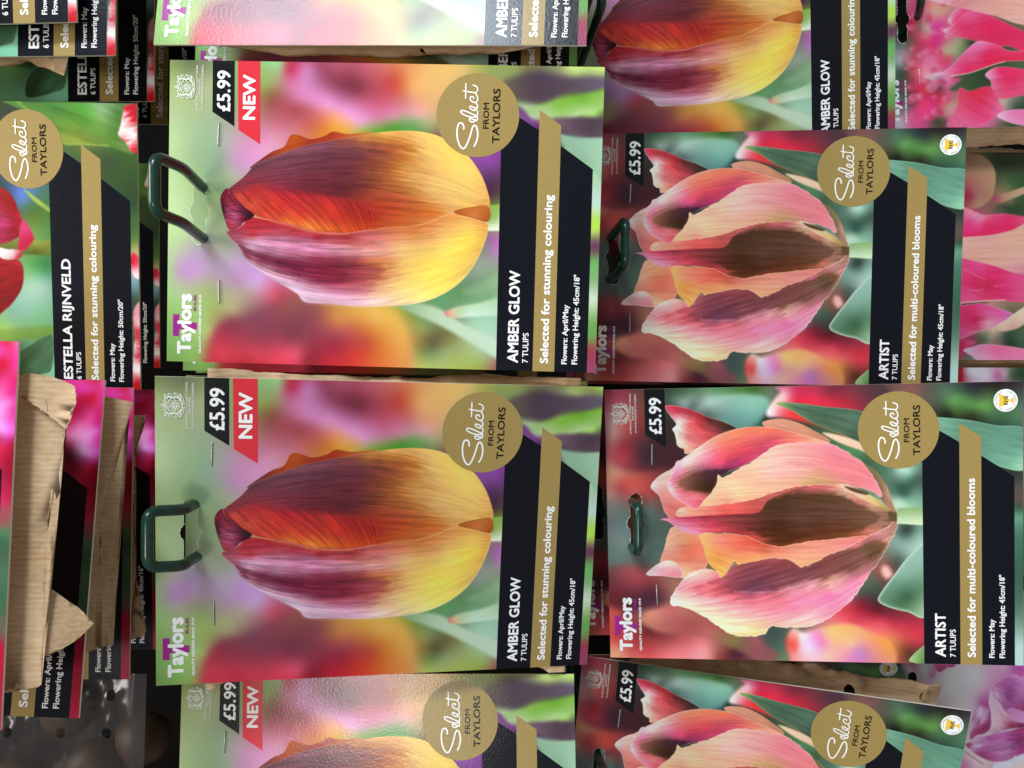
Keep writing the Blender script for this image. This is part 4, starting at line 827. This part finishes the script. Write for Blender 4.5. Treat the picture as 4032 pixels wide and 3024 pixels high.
SELECT = [
 "525,1080 525,1030 505,985 465,965 425,1000 405,1080 400,1180 415,1290 450,1390 500,1445 545,1430 590,1350 640,1220 680,1080 708,1022 740,1015 770,1060 785,1150 780,1240 755,1330 720,1400",
 "742,900 735,930 700,952 660,945 632,915 640,888 680,893 730,918 768,925 782,890 776,850", "776,850 700,862 630,852 560,828 500,795 472,762 485,738 540,742 640,780 720,818 768,826 786,790 784,745",
 "750,690 760,725 715,735 660,706 640,676 655,656 700,668 750,700 778,690 784,650 768,612 744,588", "744,588 690,572 655,535 648,495 675,475 708,485 712,508", "744,588 778,560 788,510 776,460 752,420 748,404",
 "522,368 600,384 700,400 748,404 780,375 788,330 765,288 705,262", "570,235 567,375 565,510"]
_HR = tracer(CA, 1720, 280, .2109)
def select_mesh(h):
    S = []
    for n, t in enumerate(SELECT):
        P = [tuple(map(float, e.split(','))) for e in t.split()]
        q = np.c_[np.array(P), np.ones(len(P))] @ _HR.T; P = q[:, :2] / q[:, 2:]
        S.append((open_catmull(P, 5), .66 if n == 0 else .54))
    return ribbons('script', S, h, 'white')

def ring_text(s, c, r, a0, a1, cap, h, mat, outer=True):
    vs = []; fs = []
    for i, ch in enumerate(s):
        if ch == ' ': continue
        V, F = glyphs(ch, 1)
        a = a0 + (a1 - a0) * i / (len(s) - 1); k = len(vs); q = cap / .682
        w = (V[:, 0].max() - V[:, 0].min()) / 2 + V[:, 0].min()
        for p in V:
            x = (p[0] - w) * q; y = p[1] * q
            if outer: rr = r + y; aa = a + x / r; vs.append(loc(c[0] + rr * math.sin(aa), c[1] - rr * math.cos(aa), h))
            else: rr = r + cap - y; aa = a - x / r; vs.append(loc(c[0] + rr * math.sin(aa), c[1] - rr * math.cos(aa), h))
        fs += [tuple(k + j for j in f) for f in F]
    me = bpy.data.meshes.new('lettering'); me.from_pydata(vs, [], fs); me.materials.append(M[mat]); return me

def staple_mesh(u0, u1, v, tilt=0.0):
    S = []; n = 8
    pts = [(u0, v - tilt, -.5), (u0, v - tilt, .34), (u0 + .5, v - tilt, .42), ((u0 + u1) / 2, v, .42), (u1 - .5, v + tilt, .42), (u1, v + tilt, .34), (u1, v + tilt, -.5)]
    pts = [Vector(loc(*p)) for p in pts]
    return tube('staple', pts, .27 * MM, 6, M['staple'])
def tube(name, pts, r, n, mat, closed=False):
    pts = [Vector(p) for p in pts]; vs = []; fs = []; N = len(pts)
    nrm = None
    for i, p in enumerate(pts):
        a = pts[i - 1] if (i > 0 or closed) else p; b = pts[(i + 1) % N] if (i < N - 1 or closed) else p
        t = (b - a).normalized()
        if nrm is None: nrm = t.orthogonal().normalized()
        nrm = (nrm - t * nrm.dot(t)).normalized(); bi = t.cross(nrm)
        for k in range(n):
            q = 2 * math.pi * k / n; vs.append(p + (nrm * math.cos(q) + bi * math.sin(q)) * r)
    for i in range(N if closed else N - 1):
        for k in range(n):
            fs.append((i * n + k, i * n + (k + 1) % n, ((i + 1) % N) * n + (k + 1) % n, ((i + 1) % N) * n + k))
    if not closed: fs += [tuple(range(n - 1, -1, -1)), tuple((N - 1) * n + k for k in range(n))]
    me = bpy.data.meshes.new(name); me.from_pydata([tuple(v) for v in vs], [], fs)
    me.polygons.foreach_set('use_smooth', [True] * len(fs)); me.materials.append(mat); me.update(); return me

# ------------------------------------------------------------------ pieces every packet shares
RC = (104.6, 128.5)
PIECE = {
 'title_panel': poly_mesh('title_panel', [[(0, 138.7), (89.4, 138.4), (108.6, 138.4), (98.9, 153.95), (0, 153.95)]], .05, 'navy'),
 'info_panel': poly_mesh('info_panel', [[(0, 162.85), (92.9, 162.85), (83.5, 176.4), (0, 176.4)]], .05, 'navy'),
 'gold_stripe': poly_mesh('gold_stripe', [[(0, 153.9), (107.2, 153.9), (101.1, 162.9), (0, 162.9)]], .07, 'gold'),
 'roundel': poly_mesh('roundel', [circle(RC, 17.1, 96)], .10, 'gold'),
 'script': select_mesh(.17),
 'roundel_caps': text_mesh('lettering', [('FROM', 99.1, 133.1, 2.3, 10.6, .12), ('TAYLORS', 93.3, 137.6, 2.9, 22.2, .16)], .17, 'textblack'),
 'price_tag': poly_mesh('price_tag', [[(125, 18.0), (125, 27.2), (98.1, 27.4), (104.0, 18.1)]], .05, 'black'),
 'price_text': text_mesh('lettering', [('£5.99', 104.2, 25.5, 5.4, 16.8, .36)], 0.12, 'white'),
 'new_flag': poly_mesh('corner_flag', [[(125, 28.5), (125, 37.9), (91.0, 38.3), (96.8, 29.1)]], .05, 'red'),
 'new_text': text_mesh('lettering', [('NEW', 101.0, 36.0, 5.0, 18.5, .5)], 0.12, 'white'),
 'logo': poly_mesh('logo', [[(10.6, 2.5), (19.8, 2.5), (19.8, 5.2), (16.5, 5.2), (16.5, 12.7), (13.5, 12.7), (13.5, 5.2), (10.6, 5.2)]], .04, 'purple'),
 'logo_text': text_mesh('lettering', [('Taylors', 3.2, 10.3, 5.7, 25.2, .72)], 0.11, 'white'),
 'logo_sub': text_mesh('lettering', [('BULBS', 21.4, 12.3, 1.15, 6.6, .12)], 0.11, 'purple'),
 'logo_strap': text_mesh('lettering', [('QUALITY ASSURED SINCE 1919', 3.6, 14.6, 1.0, 24.4, .14)], 0.11, 'white'),
 'crest': crest_mesh(),
 'crest_text': text_mesh('lettering', [('BY APPOINTMENT TO HIS MAJESTY THE KING', 104.6, 11.9, .72, 18.4, .05), ('BULB GROWERS', 110.8, 13.0, .72, 6.4, .05), ('O.A. TAYLOR & SONS BULBS LTD HOLBEACH', 104.9, 14.2, .72, 17.9, .05)], .09, 'crestwhite'),
 'staple_a': staple_mesh(90.1, 99.4, 20.9, .1), 'staple_b': staple_mesh(25.0, 34.4, 21.9, -.12),
 'badge': poly_mesh('award_badge', [circle((116.8, 173.0), 4.95, 48)], .05, 'white'),
 'cup': poly_mesh('trophy', [[(114.0, 170.3), (119.6, 170.3), (119.3, 171.6), (118.3, 173.2), (117.2, 174.2), (117.15, 175.0), (118.2, 176.0), (118.4, 176.3), (115.2, 176.3), (115.4, 176.0), (116.45, 175.0), (116.4, 174.2), (115.3, 173.2), (114.3, 171.6)]], .10, 'yellow'),
 'badge_text': text_mesh('lettering', [('RHS', 114.9, 173.9, 1.75, 3.9, .08)], 0.13, 'textblack'),
 'badge_ring_a': ring_text('RHS RECOMMENDED', (116.8, 173.0), 3.75, -1.15, 1.15, .62, .11, 'grey'),
 'badge_ring_b': ring_text('AWARD OF GARDEN MERIT', (116.8, 173.0), 3.75, 4.6, 1.68, .62, .11, 'grey', False),
}
def words(title, sub, strip, f1, f2, tl=None, sl=None):
    return {
     'title': text_mesh('lettering', [(title, 3.2, 147.7, 4.3, tl, .34), (sub, 3.3, 151.9, 2.35, 12.4, .1)], .12, 'white') if title else None,
     'strip': text_mesh('lettering', [(strip, 3.3, 160.2, 3.3, sl, .3)], .14, 'white'),
     'info': text_mesh('lettering', [(f1, 3.2, 168.0, 2.2, None, .15), (f2, 3.2, 172.3, 2.25, 37.0, .15)], .12, 'white')}
WORDS = {
 'A': words('AMBER GLOW', '7 TULIPS', 'Selected for stunning colouring', 'Flowers: April/May', 'Flowering Height: 45cm/18"', 38.2, 69.4),
 'B': words('ARTIST', '7 TULIPS', 'Selected for multi-coloured blooms', 'Flowers: May', 'Flowering Height: 45cm/18"', 19.6, 79.6),
 'C': words('ESTELLA RIJNVELD', '6 TULIPS', 'Selected for stunning colouring', 'Flowers: May', 'Flowering Height: 50cm/20"', 54.0, 69.4),
 'D': words('', '', 'Selected for stunning colouring', 'Flowers: April/May', 'Flowering Height: 40cm/16"', None, 69.4),
}

# ------------------------------------------------------------------ paper bags
def bag_mesh(name, v0=19, v1=170, half=60, deep=30, seed=1, tip=None, crumple=1.0, M_=150, N_=84, holes=(), fold=0.0, gap=.8, pink=1.2, seam=0.0):
    # a stuffed paper sack closed flat at both ends; y grows away from the viewer
    th = np.linspace(0, 2 * np.pi, M_, endpoint=False); t = np.linspace(0, 1, N_)
    TH, T = np.meshgrid(th, t)
    prof = np.clip(np.sin(np.pi * np.clip((T - .02) / .93, 0, 1)), 0, 1) ** .55
    b = deep / 2 * prof + .25
    a = half * (1 - .06 * prof)
    cs = np.cos(TH); sn = np.sin(TH)
    X = a * np.sign(cs) * np.abs(cs) ** .8
    Yc = b + gap + seam * np.clip((T - .7) / .3, 0, 1)
    Y = Yc + b * np.sign(sn) * np.abs(sn) ** .9
    V = v0 + (v1 - v0) * T
    # bulbs pressing from inside, creases
    l1 = fbm(X / 22 + 7 * seed, V / 26 + (sn > 0) * 9, 60 + seed, 2) - .5
    l2 = np.abs(fbm(X / 13 + 3 * seed, V / 15 + (sn > 0) * 5, 80 + seed, 3) - .5)
    l3 = np.abs(fbm(X / 5 + V / 30, V / 9 + (sn > 0) * 5, 90 + seed, 2) - .5)
    amp = crumple * (l1 * 9 + l2 * 9 + l3 * 2.2) * np.maximum(prof, .3 * (T > .5) * min(seam, 1))
    X = X + cs * amp * .55; Y = np.maximum(Y + sn * amp, gap + (sn < 0) * 0)
    Y = np.maximum(Y, gap)
    V = V + np.where(T > .99, ((np.arange(M_) % 2) * pink - pink / 2)[None, :], 0) + fold * np.sin(X / 9) * (T > .9)
    if tip is not None:      # a corner of the closed end sticking out
        (tx, tv, ty) = tip
        w = np.clip((T - .78) / .22, 0, 1) * np.clip((-X if tx < 0 else X) / half, 0, 1) ** 3
        X = X + w * (tx - np.sign(tx) * half); V = V + w * (tv - v1); Y = Y + w * ty
    co = np.stack([X * MM, Y * MM, -(V - 12.5) * MM], -1).reshape(-1, 3)
    idx = np.arange(M_ * N_).reshape(N_, M_); nxt = np.roll(idx, -1, 1)
    F = np.stack([idx[:-1], nxt[:-1], nxt[1:], idx[1:]], -1).reshape(-1, 4)
    if len(holes):
        fx = X[:-1].ravel(); fv = V[:-1].ravel(); fs = (sn[:-1].ravel() > 0)
        keep = np.ones(len(F), bool)
        xf, vf = X.ravel(), V.ravel()
        for hx, hv, back in holes:
            kill = ((fx - hx) ** 2 + (fv - hv) ** 2 < 7.5) & (fs == back)
            rimv = np.intersect1d(F[kill].ravel(), F[~kill & keep].ravel())
            d = np.hypot(xf[rimv] - hx, vf[rimv] - hv) + 1e-6
            co[rimv, 0] = (hx + (xf[rimv] - hx) / d * 2.7) * MM; co[rimv, 2] = -(hv + (vf[rimv] - hv) / d * 2.7 - 12.5) * MM
            keep &= ~kill
        F = F[keep]
    me = bpy.data.meshes.new(name); me.from_pydata(co.tolist(), [], F.tolist())
    me.polygons.foreach_set('use_smooth', [True] * len(F)); me.materials.append(M['kraft']); me.update()
    return me
def flap_mesh(name, P, saw=(), tooth=1.0, depth=.7, seed=0, wave=.5, holes=()):
    # a flat tongue of the sack: outline in local mm (x, y, z); edges listed in saw are pinked
    rs = random.Random(seed); O = []
    n = len(P)
    for i in range(n):
        a = Vector(P[i]); b = Vector(P[(i + 1) % n]); O.append(a)
        if i in saw:
            L = (b - a).length; k = max(2, int(L / tooth)); d = (b - a).normalized(); out = Vector((d.z, 0, -d.x))
            for j in range(1, 2 * k):
                O.append(a + (b - a) * (j / (2 * k)) + out * ((depth if j % 2 else 0) + rs.uniform(-.08, .08)))
        else:
            for j in range(1, 4): O.append(a + (b - a) * (j / 4) + Vector((rs.uniform(-.15, .15), 0, rs.uniform(-.15, .15))))
    bm = bmesh.new()
    vs = [bm.verts.new(p * MM) for p in O]
    bm.faces.new(vs)
    bmesh.ops.triangulate(bm, faces=bm.faces[:], ngon_method='EAR_CLIP')
    for _ in range(2):
        es = [e for e in bm.edges if e.calc_length() > 2.2 * MM]
        bmesh.ops.subdivide_edges(bm, edges=es, cuts=1, use_grid_fill=False)
        bmesh.ops.triangulate(bm, faces=bm.faces[:])
    for v in bm.verts:
        x, z = v.co.x / MM, v.co.z / MM
        v.co.y += wave * MM * 2 * (float(fbm(np.array(x / 7 + 40), np.array(z / 7 + 40), 120 + seed, 3)) - .5)
    ex = bmesh.ops.solidify(bm, geom=bm.faces[:], thickness=.12 * MM) if False else None
    bmesh.ops.recalc_face_normals(bm, faces=bm.faces[:])
    me = bpy.data.meshes.new(name); bm.to_mesh(me); bm.free()
    me.polygons.foreach_set('use_smooth', [True] * len(me.polygons)); me.materials.append(M['kraft']); me.update()
    return me

# ------------------------------------------------------------------ the wall the hooks come out of
def box(name, lo, hi, mat):
    bm = bmesh.new(); bmesh.ops.create_cube(bm, size=1)
    for v in bm.verts: v.co = Vector([l + (q + .5) * (h - l) for q, l, h in zip(v.co, lo, hi)])
    me = bpy.data.meshes.new(name); bm.to_mesh(me); bm.free(); me.materials.append(mat); return me
bp = obj('backing_panel', box('backing_panel', (-.75, .62, ZC - .75), (.75, .64, ZC + .85), M['panel']))
tag(bp, 'dark brown backing panel behind all the hanging packets', 'display panel')

# ------------------------------------------------------------------ wire hooks
def fillet(P, r, n=6):
    P = [Vector(p) for p in P]; out = [P[0]]
    for a, b, c in zip(P[:-2], P[1:-1], P[2:]):
        d1 = (a - b); d2 = (c - b); k = min(r, d1.length * .48, d2.length * .48)
        p = b + d1.normalized() * k; q = b + d2.normalized() * k
        for i in range(n + 1):
            t = i / n; out.append(p * (1 - t) ** 2 + b * 2 * t * (1 - t) + q * t * t)
    out.append(P[-1]); return out
def hook(label, base, bend, tip, gap=10.6, gap2=10.2):
    # two prongs out of the panel, joined by a cross bar at the tip
    def pr(s, p, g): return (p[0] + s * g * MM, p[1], p[2] + ZC)
    back = (base[0] + (base[0] - tip[0]) * .5, .62, base[2] + .004)
    P = [pr(1, back, gap), pr(1, base, gap), pr(1, bend, gap), pr(1, tip, gap2), pr(-1, tip, gap2), pr(-1, bend, gap), pr(-1, base, gap), pr(-1, back, gap)]
    me = tube('wire_hook', fillet(P, 4.5 * MM, 7), 2.15 * MM, 14, M['wire'])
    o = obj('wire_hook', me); tag(o, label, 'display hook', 'green coated loop hooks'); return o
hook('dark green loop hook leaning over the packet beside the glaring one', (.0715, .3212, .1292), (.0728, .297, .1270), (.0733, .2815, .1308))
hook('dark green loop hook standing widest, over the packet that tilts back', (-.0582, .3048, .1258), (-.0582, .291, .1244), (-.0563, .2790, .1322))
hook('dark green loop hook in the peach packet beside a hidden coat of arms', (.0638, .3907, -.0500), (.0640, .368, -.0508), (.0640, .3485, -.0514))
hook('green loop hook seen almost end on, lying across a peach packet slot', (-.0649, .3556, -.0556), (-.0649, .350, -.0558), (-.0647, .3425, -.0563))
hook('near black loop hook poking out from under the corner of the glaring packet', (.1790, .4200, -.0350), (.1790, .370, -.0385), (.1790, .343, -.0400))
hook('black loop hook in the bright pink tulip packet', (.2200, .4530, -.2330), (.2200, .437, -.2310), (.2210, .424, -.2255))
hook('black loop hook cut by the frame, in the crooked peach packet', (-.1975, .3890, -.0430), (-.1975, .376, -.0440), (-.1975, .362, -.0450))

# ------------------------------------------------------------------ paint the prints, build the packets
PAINT = {'A': paint_amber, 'B': paint_artist, 'C': paint_estella, 'D': paint_magenta, 'E': paint_pinkfield, 'E2': paint_pinkbloom, 'F': paint_parrot, 'G': paint_candy}
CARD = {k: card_mesh('card', f()) for k, f in PAINT.items()}
BAGS = {}
def bag(key, **kw):
    BAGS[key] = bag_mesh('paper_bag', **kw)
bag('plain', deep=24, seed=1)
bag('A2', deep=26, seed=2, half=62)
bag('A3', deep=34, seed=3, half=66, crumple=1.2)
bag('A1', deep=30, seed=4, half=61, holes=[(-60, 80, False), (-60, 110, False)])
bag('B3', deep=44, seed=5, half=62, v1=170, seam=14, tip=(64, 174, 4), crumple=2.0, M_=220, N_=130, pink=.35, holes=[(54, 150, True), (46, 120, True), (50, 95, True), (58, 166, False), (57, 130, False)])
bag('C2b', deep=36, seed=6, half=60, tip=(-68, 154, 6), v1=166, crumple=1.2, pink=.3, holes=[(-56, 110, False), (-56, 140, False)])
bag('E', deep=30, seed=8, half=72)
bag('thin', deep=10, seed=9)
bag('D', deep=22, seed=10, v1=160)

def packet(key, design, label, group, kind, full=True, bagkey='plain', new=False, award=False, logo=True, wkey=None):
    (px, py, pz), r = POSE[key]
    root = thing('bulb_packet', label, 'bulb packet', (px, py, pz + ZC), [math.radians(q) for q in r], group)
    obj('card', CARD[design], root)
    if bagkey: obj('paper_bag', BAGS[bagkey], root)
    if wkey:
        w = WORDS[wkey]
        t = obj('title_panel', PIECE['title_panel'], root)
        if w['title']: obj('lettering', w['title'], t)
        t = obj('gold_stripe', PIECE['gold_stripe'], root); obj('lettering', w['strip'], t)
        t = obj('info_panel', PIECE['info_panel'], root); obj('lettering', w['info'], t)
        t = obj('roundel', PIECE['roundel'], root); obj('script', PIECE['script'], t); obj('lettering', PIECE['roundel_caps'], t)
    if full:
        t = obj('price_tag', PIECE['price_tag'], root); obj('lettering', PIECE['price_text'], t)
        t = obj('crest', PIECE['crest'], root); obj('lettering', PIECE['crest_text'], t)
        obj('staple', PIECE['staple_a'], root)
    if logo:
        t = obj('logo', PIECE['logo'], root)
        for k in ('logo_text', 'logo_sub', 'logo_strap'): obj('lettering', PIECE[k], t)
        obj('staple', PIECE['staple_b'], root)
    if new:
        t = obj('corner_flag', PIECE['new_flag'], root); obj('lettering', PIECE['new_text'], t)
    if award:
        t = obj('award_badge', PIECE['badge'], root)
        obj('trophy', PIECE['cup'], t)
        for k in ('badge_text', 'badge_ring_a', 'badge_ring_b'): obj('lettering', PIECE[k], t)
    return root

GA, GB, GC, GD, GE = ('orange and purple tulip packets', 'peach and brown tulip packets', 'red and white tulip packets', 'magenta tulip packets', 'pink tulip packets')
packet('A1', 'A', 'orange and purple tulip packet whitened by a broad lamp glare', GA, 'a', bagkey='A1', new=True, wkey='A')
packet('A2', 'A', 'orange and purple tulip packet hanging whole and flat next to the glaring one', GA, 'a', bagkey='A2', new=True, wkey='A')
packet('A3', 'A', 'orange and purple tulip packet tilted back over a bulging brown bag', GA, 'a', bagkey='A3', new=True, wkey='A')
packet('A4', 'A', 'orange and purple tulip packet with a small shine beside its gold roundel', GA, 'a', new=True, wkey='A', logo=False)
packet('A5', 'A', 'orange and purple tulip packet hung deeper, lying over a peach packet top', GA, 'a', wkey='A', full=False, logo=False)
packet('A2b', 'A', 'orange tulip packet showing only a thin edge behind the whole flat one', GA, 'a', full=False, wkey='A')
packet('A2c', 'A', 'third orange tulip packet back on its hook, a green sliver of edge', GA, 'a', full=False, logo=False, wkey='A', bagkey='plain')
packet('A3b', 'A', 'orange tulip packet whose green top shows through the slot of the tilted one', GA, 'a', full=False, logo=False, wkey='A')
packet('A1b', 'A', 'orange tulip packet in the shade under the glaring one, only its edge showing', GA, 'a', full=False, new=True, wkey='A')
packet('B1', 'B', 'peach and brown tulip packet with its loop hook standing clear of the slot', GB, 'b', wkey='B', award=True)
packet('B2', 'B', 'peach and brown tulip packet seen whole, nearest of its kind', GB, 'b', wkey='B', award=True)
packet('B3', 'B', 'peach and brown tulip packet hanging crooked with crumpled brown paper beside it', GB, 'b', wkey='B', award=True, logo=False, bagkey='B3')
packet('B1b', 'B', 'peach tulip packet almost hidden behind the one with the clear loop hook', GB, 'b', full=False, wkey='B')
packet('B2b', 'B', 'peach tulip packet showing a shaded strip of logo behind the whole one', GB, 'b', wkey='B')
packet('B3b', 'B', 'peach tulip packet in deep shade, its round award badge peeping out', GB, 'b', full=False, logo=False, award=True, wkey='B', bagkey='thin')
packet('C1', 'C', 'red and white tulip packet with its gold roundel and full title in view', GC, 'c', full=False, logo=False, wkey='C')
packet('C2a', 'C', 'red and white tulip packet nearest the camera, only its corner in the frame', GC, 'c', full=False, logo=False, wkey='C', bagkey='thin')
packet('C2b', 'C', 'red and white tulip packet with a pointed brown bag corner behind it', GC, 'c', full=False, logo=False, wkey='C', bagkey='C2b')
packet('C2c', 'C', 'red and white tulip packet dim in the shade, a brown bag point over it', GC, 'c', full=False, logo=False, wkey='C')
packet('C2d', 'C', 'red and white tulip packet nearly black, deepest in the stack of four', GC, 'c', full=False, logo=False, wkey='C')
packet('C1b', 'C', 'red and white tulip packet nearly black behind the one with the full title', GC, 'c', full=False, logo=False, wkey='C')
d1 = packet('D1', 'D', 'magenta tulip packet nearest the camera at the left edge', GD, 'd', full=False, logo=False, wkey='D', bagkey='D')
d2 = packet('D2', 'D', 'magenta tulip packet with a broad brown bag hanging over its face', GD, 'd', full=False, logo=False, wkey='D', bagkey='D')
d3 = packet('D3', 'D', 'magenta tulip packet between two brown bags with pinked edges', GD, 'd', full=False, logo=False, wkey='D', bagkey='D')
packet('D4', 'D', 'magenta tulip packet darkest and deepest in its stack', GD, 'd', full=False, logo=False, wkey='D')
packet('E1', 'E', 'bright pink tulip field packet with grey top edge and black hook', GE, 'e', full=False, bagkey='E')
packet('E2', 'E2', 'pink tulip packet with one huge pink and cream bloom', GE, 'e', full=False, logo=False, bagkey='E')
packet('G', 'G', 'pale lilac tulip packet showing as a narrow strip between two others', GE, 'g', full=False, logo=False)
packet('F', 'F', 'white tulip packet with a frilled purple and white bloom', GE, 'f', full=False, logo=False)

# pinked bag ends sticking out below the magenta cards
F1 = [(51.3,4.7,-162.6),(52.4,4.9,-167.6),(52.0,5.2,-174.3),(50.2,5.2,-175.2),(50.4,5.4,-179.4),(48.9,5.6,-182.8),(45.6,5.6,-183.6),(43.5,5.7,-183.8),(41.4,5.6,-182.7),(38.8,5.6,-181.9),(35.5,5.6,-181.7),(34.8,5.6,-181.0),(38.5,5.3,-175.3),(43.8,5.2,-174.3),(46.3,4.7,-162.9)]
F2 = [(47.0,5.7,-158.7),(46.2,6.6,-162.2),(43.6,8.9,-171.9),(38.3,9.1,-172.8),(34.4,10.4,-178.0),(31.7,10.2,-177.2),(25.5,10.0,-176.4),(26.3,9.6,-175.0),(22.3,9.7,-175.5),(18.9,9.6,-175.1),(14.6,9.5,-174.5),(7.0,9.3,-174.1),(-0.6,9.3,-173.9),(-9.1,9.2,-173.8),(-17.5,9.1,-173.6),(-26.0,9.0,-173.0),(-42.0,9.1,-173.7),(-50.8,9.2,-174.3),(-51.8,8.9,-173.0),(-52.2,8.2,-170.2),(-52.2,7.9,-168.8),(-50.9,7.7,-168.3),(-50.2,7.5,-167.3),(-50.5,7.2,-165.9),(-51.3,7.0,-165.3),(-53.1,6.5,-163.4),(-53.7,5.9,-160.8),(-2.7,5.7,-159.4)]
F3 = [(-17.6,9.1,-171.5),(-18.8,10.3,-173.1),(-19.6,11.3,-174.5),(-22.3,12.6,-176.5),(-23.9,13.9,-178.4),(-26.6,15.8,-181.2),(-29.7,17.3,-183.5),(-32.8,18.7,-185.7),(-35.4,17.3,-183.6),(-38.2,15.4,-181.0),(-40.4,13.1,-177.8),(-42.3,9.9,-173.3),(-42.4,8.9,-172.0)]
G2 = [(57.3,5.5,-161.1),(56.8,6.4,-164.8),(54.4,7.8,-170.0),(54.8,8.6,-174.4),(48.3,9.1,-173.0),(35.8,9.7,-168.7),(30.2,10.1,-167.2),(24.4,10.5,-166.1),(13.9,11.4,-164.4),(1.8,12.6,-163.2),(-12.6,14.3,-163.3),(-26.0,16.3,-165.3),(-32.4,17.4,-166.7),(-40.0,18.6,-167.9),(-41.0,17.8,-163.7),(-41.0,17.3,-161.2),(-43.3,16.7,-157.3),(-44.1,15.8,-152.7),(0.9,10.6,-153.3)]
G3 = [(50.1,8.9,-161.6),(50.3,8.5,-169.6),(42.7,8.5,-167.9),(34.3,8.6,-165.4),(26.0,8.5,-165.5),(18.3,8.4,-166.0),(-4.7,8.2,-166.1),(-20.0,8.1,-166.6),(-33.3,7.8,-169.3),(-43.6,7.6,-171.5),(-46.1,7.7,-170.6),(-48.3,8.0,-164.6),(-48.7,8.2,-160.6),(-4.8,8.5,-160.9)]
def bag_of(root): return [c for c in root.children if c.name.startswith('paper_bag')][0]
b1, b2, b3 = bag_of(d1), bag_of(d2), bag_of(d3)
obj('bag_end', flap_mesh('bag_end', F2, saw=range(4, 17), tooth=1.0, depth=.45, seed=1), b1)
obj('bag_end', flap_mesh('bag_end', F1, saw=(7, 8, 9), tooth=1.2, depth=.4, seed=2, wave=.8), b1)
obj('bag_end', flap_mesh('bag_end', F3, saw=range(1, 7), tooth=1.3, depth=.7, seed=3), b1)
obj('bag_end', flap_mesh('bag_end', G2, saw=range(3, 13), tooth=1.25, depth=.95, seed=4), b2)
obj('bag_end', flap_mesh('bag_end', G3, saw=range(1, 10), tooth=1.25, depth=.8, seed=5), b3)

# ------------------------------------------------------------------ clear bag of bulbs deep in the shade
def film_material():
    m = bpy.data.materials.new('clear_film'); m.use_nodes = True; nt = m.node_tree; nt.nodes.clear()
    out = nd(nt, 'ShaderNodeOutputMaterial'); mix = nd(nt, 'ShaderNodeMixShader')
    tr = nd(nt, 'ShaderNodeBsdfTransparent'); tr.inputs[0].default_value = (.9, .9, .9, 1)
    gl = nd(nt, 'ShaderNodeBsdfGlossy'); gl.inputs['Roughness'].default_value = .3; gl.inputs[0].default_value = (.28, .28, .29, 1)
    lw = nd(nt, 'ShaderNodeLayerWeight'); lw.inputs[0].default_value = .35
    mr = nd(nt, 'ShaderNodeMapRange'); mr.inputs[3].default_value = .015; mr.inputs[4].default_value = .25
    nt.links.new(lw.outputs['Fresnel'], mr.inputs[0]); nt.links.new(mr.outputs[0], mix.inputs[0])
    nt.links.new(tr.outputs[0], mix.inputs[1]); nt.links.new(gl.outputs[0], mix.inputs[2])
    df = nd(nt, 'ShaderNodeBsdfDiffuse'); df.inputs[0].default_value = (.16, .15, .145, 1)
    m2 = nd(nt, 'ShaderNodeMixShader'); m2.inputs[0].default_value = .16
    nt.links.new(mix.outputs[0], m2.inputs[1]); nt.links.new(df.outputs[0], m2.inputs[2]); nt.links.new(m2.outputs[0], out.inputs[0])
    return m
M['film'] = film_material()
fm = bag_mesh('film', v0=0, v1=150, half=56, deep=34, seed=21, crumple=1.5, pink=0, holes=[(x, v, False) for x in (-40, -18, 4, 26, 44) for v in (50, 78, 106, 130)])
fm.materials.clear(); fm.materials.append(M['film'])
cb = thing('clear_bulb_bag', 'clear perforated plastic bag of bulbs in the dark lower left corner', 'bulb bag', (-.205, .395, ZC + .325), (math.radians(-2), 0, math.radians(4)))
obj('film', fm, cb)
def bulb_mesh(seed):
    bm = bmesh.new(); bmesh.ops.create_uvsphere(bm, u_segments=20, v_segments=14, radius=1)
    for v in bm.verts:
        z = v.co.z; k = 1 - .25 * max(0, z) ** 2 - .55 * max(0, z - .55)
        n = 1 + .10 * (float(fbm(np.array(v.co.x * 2 + 9 + seed), np.array(z * 2 + 9 + v.co.y), 30 + seed)) - .5)
        v.co = Vector((v.co.x * k * n * 14, v.co.y * k * n * 13, z * (20 if z > 0 else 12))) * MM
    me = bpy.data.meshes.new('tulip_bulb'); bm.to_mesh(me); bm.free()
    me.polygons.foreach_set('use_smooth', [True] * len(me.polygons)); me.materials.append(M['bulb']); return me
BM = [bulb_mesh(k) for k in range(3)]
for k, (x, y, z) in enumerate([(-.232, .412, .235), (-.203, .413, .222), (-.175, .414, .238), (-.222, .413, .200), (-.190, .412, .196), (-.215, .412, .262)]):
    o = obj('tulip_bulb', BM[k % 3]); o.location = (x, y, z + ZC); o.rotation_euler = (rng.uniform(-.6, .6), rng.uniform(-.8, .8), rng.uniform(0, 6))
    tag(o, 'brown tulip bulb lying inside the clear plastic bag', 'bulb', 'bulbs in the clear bag')
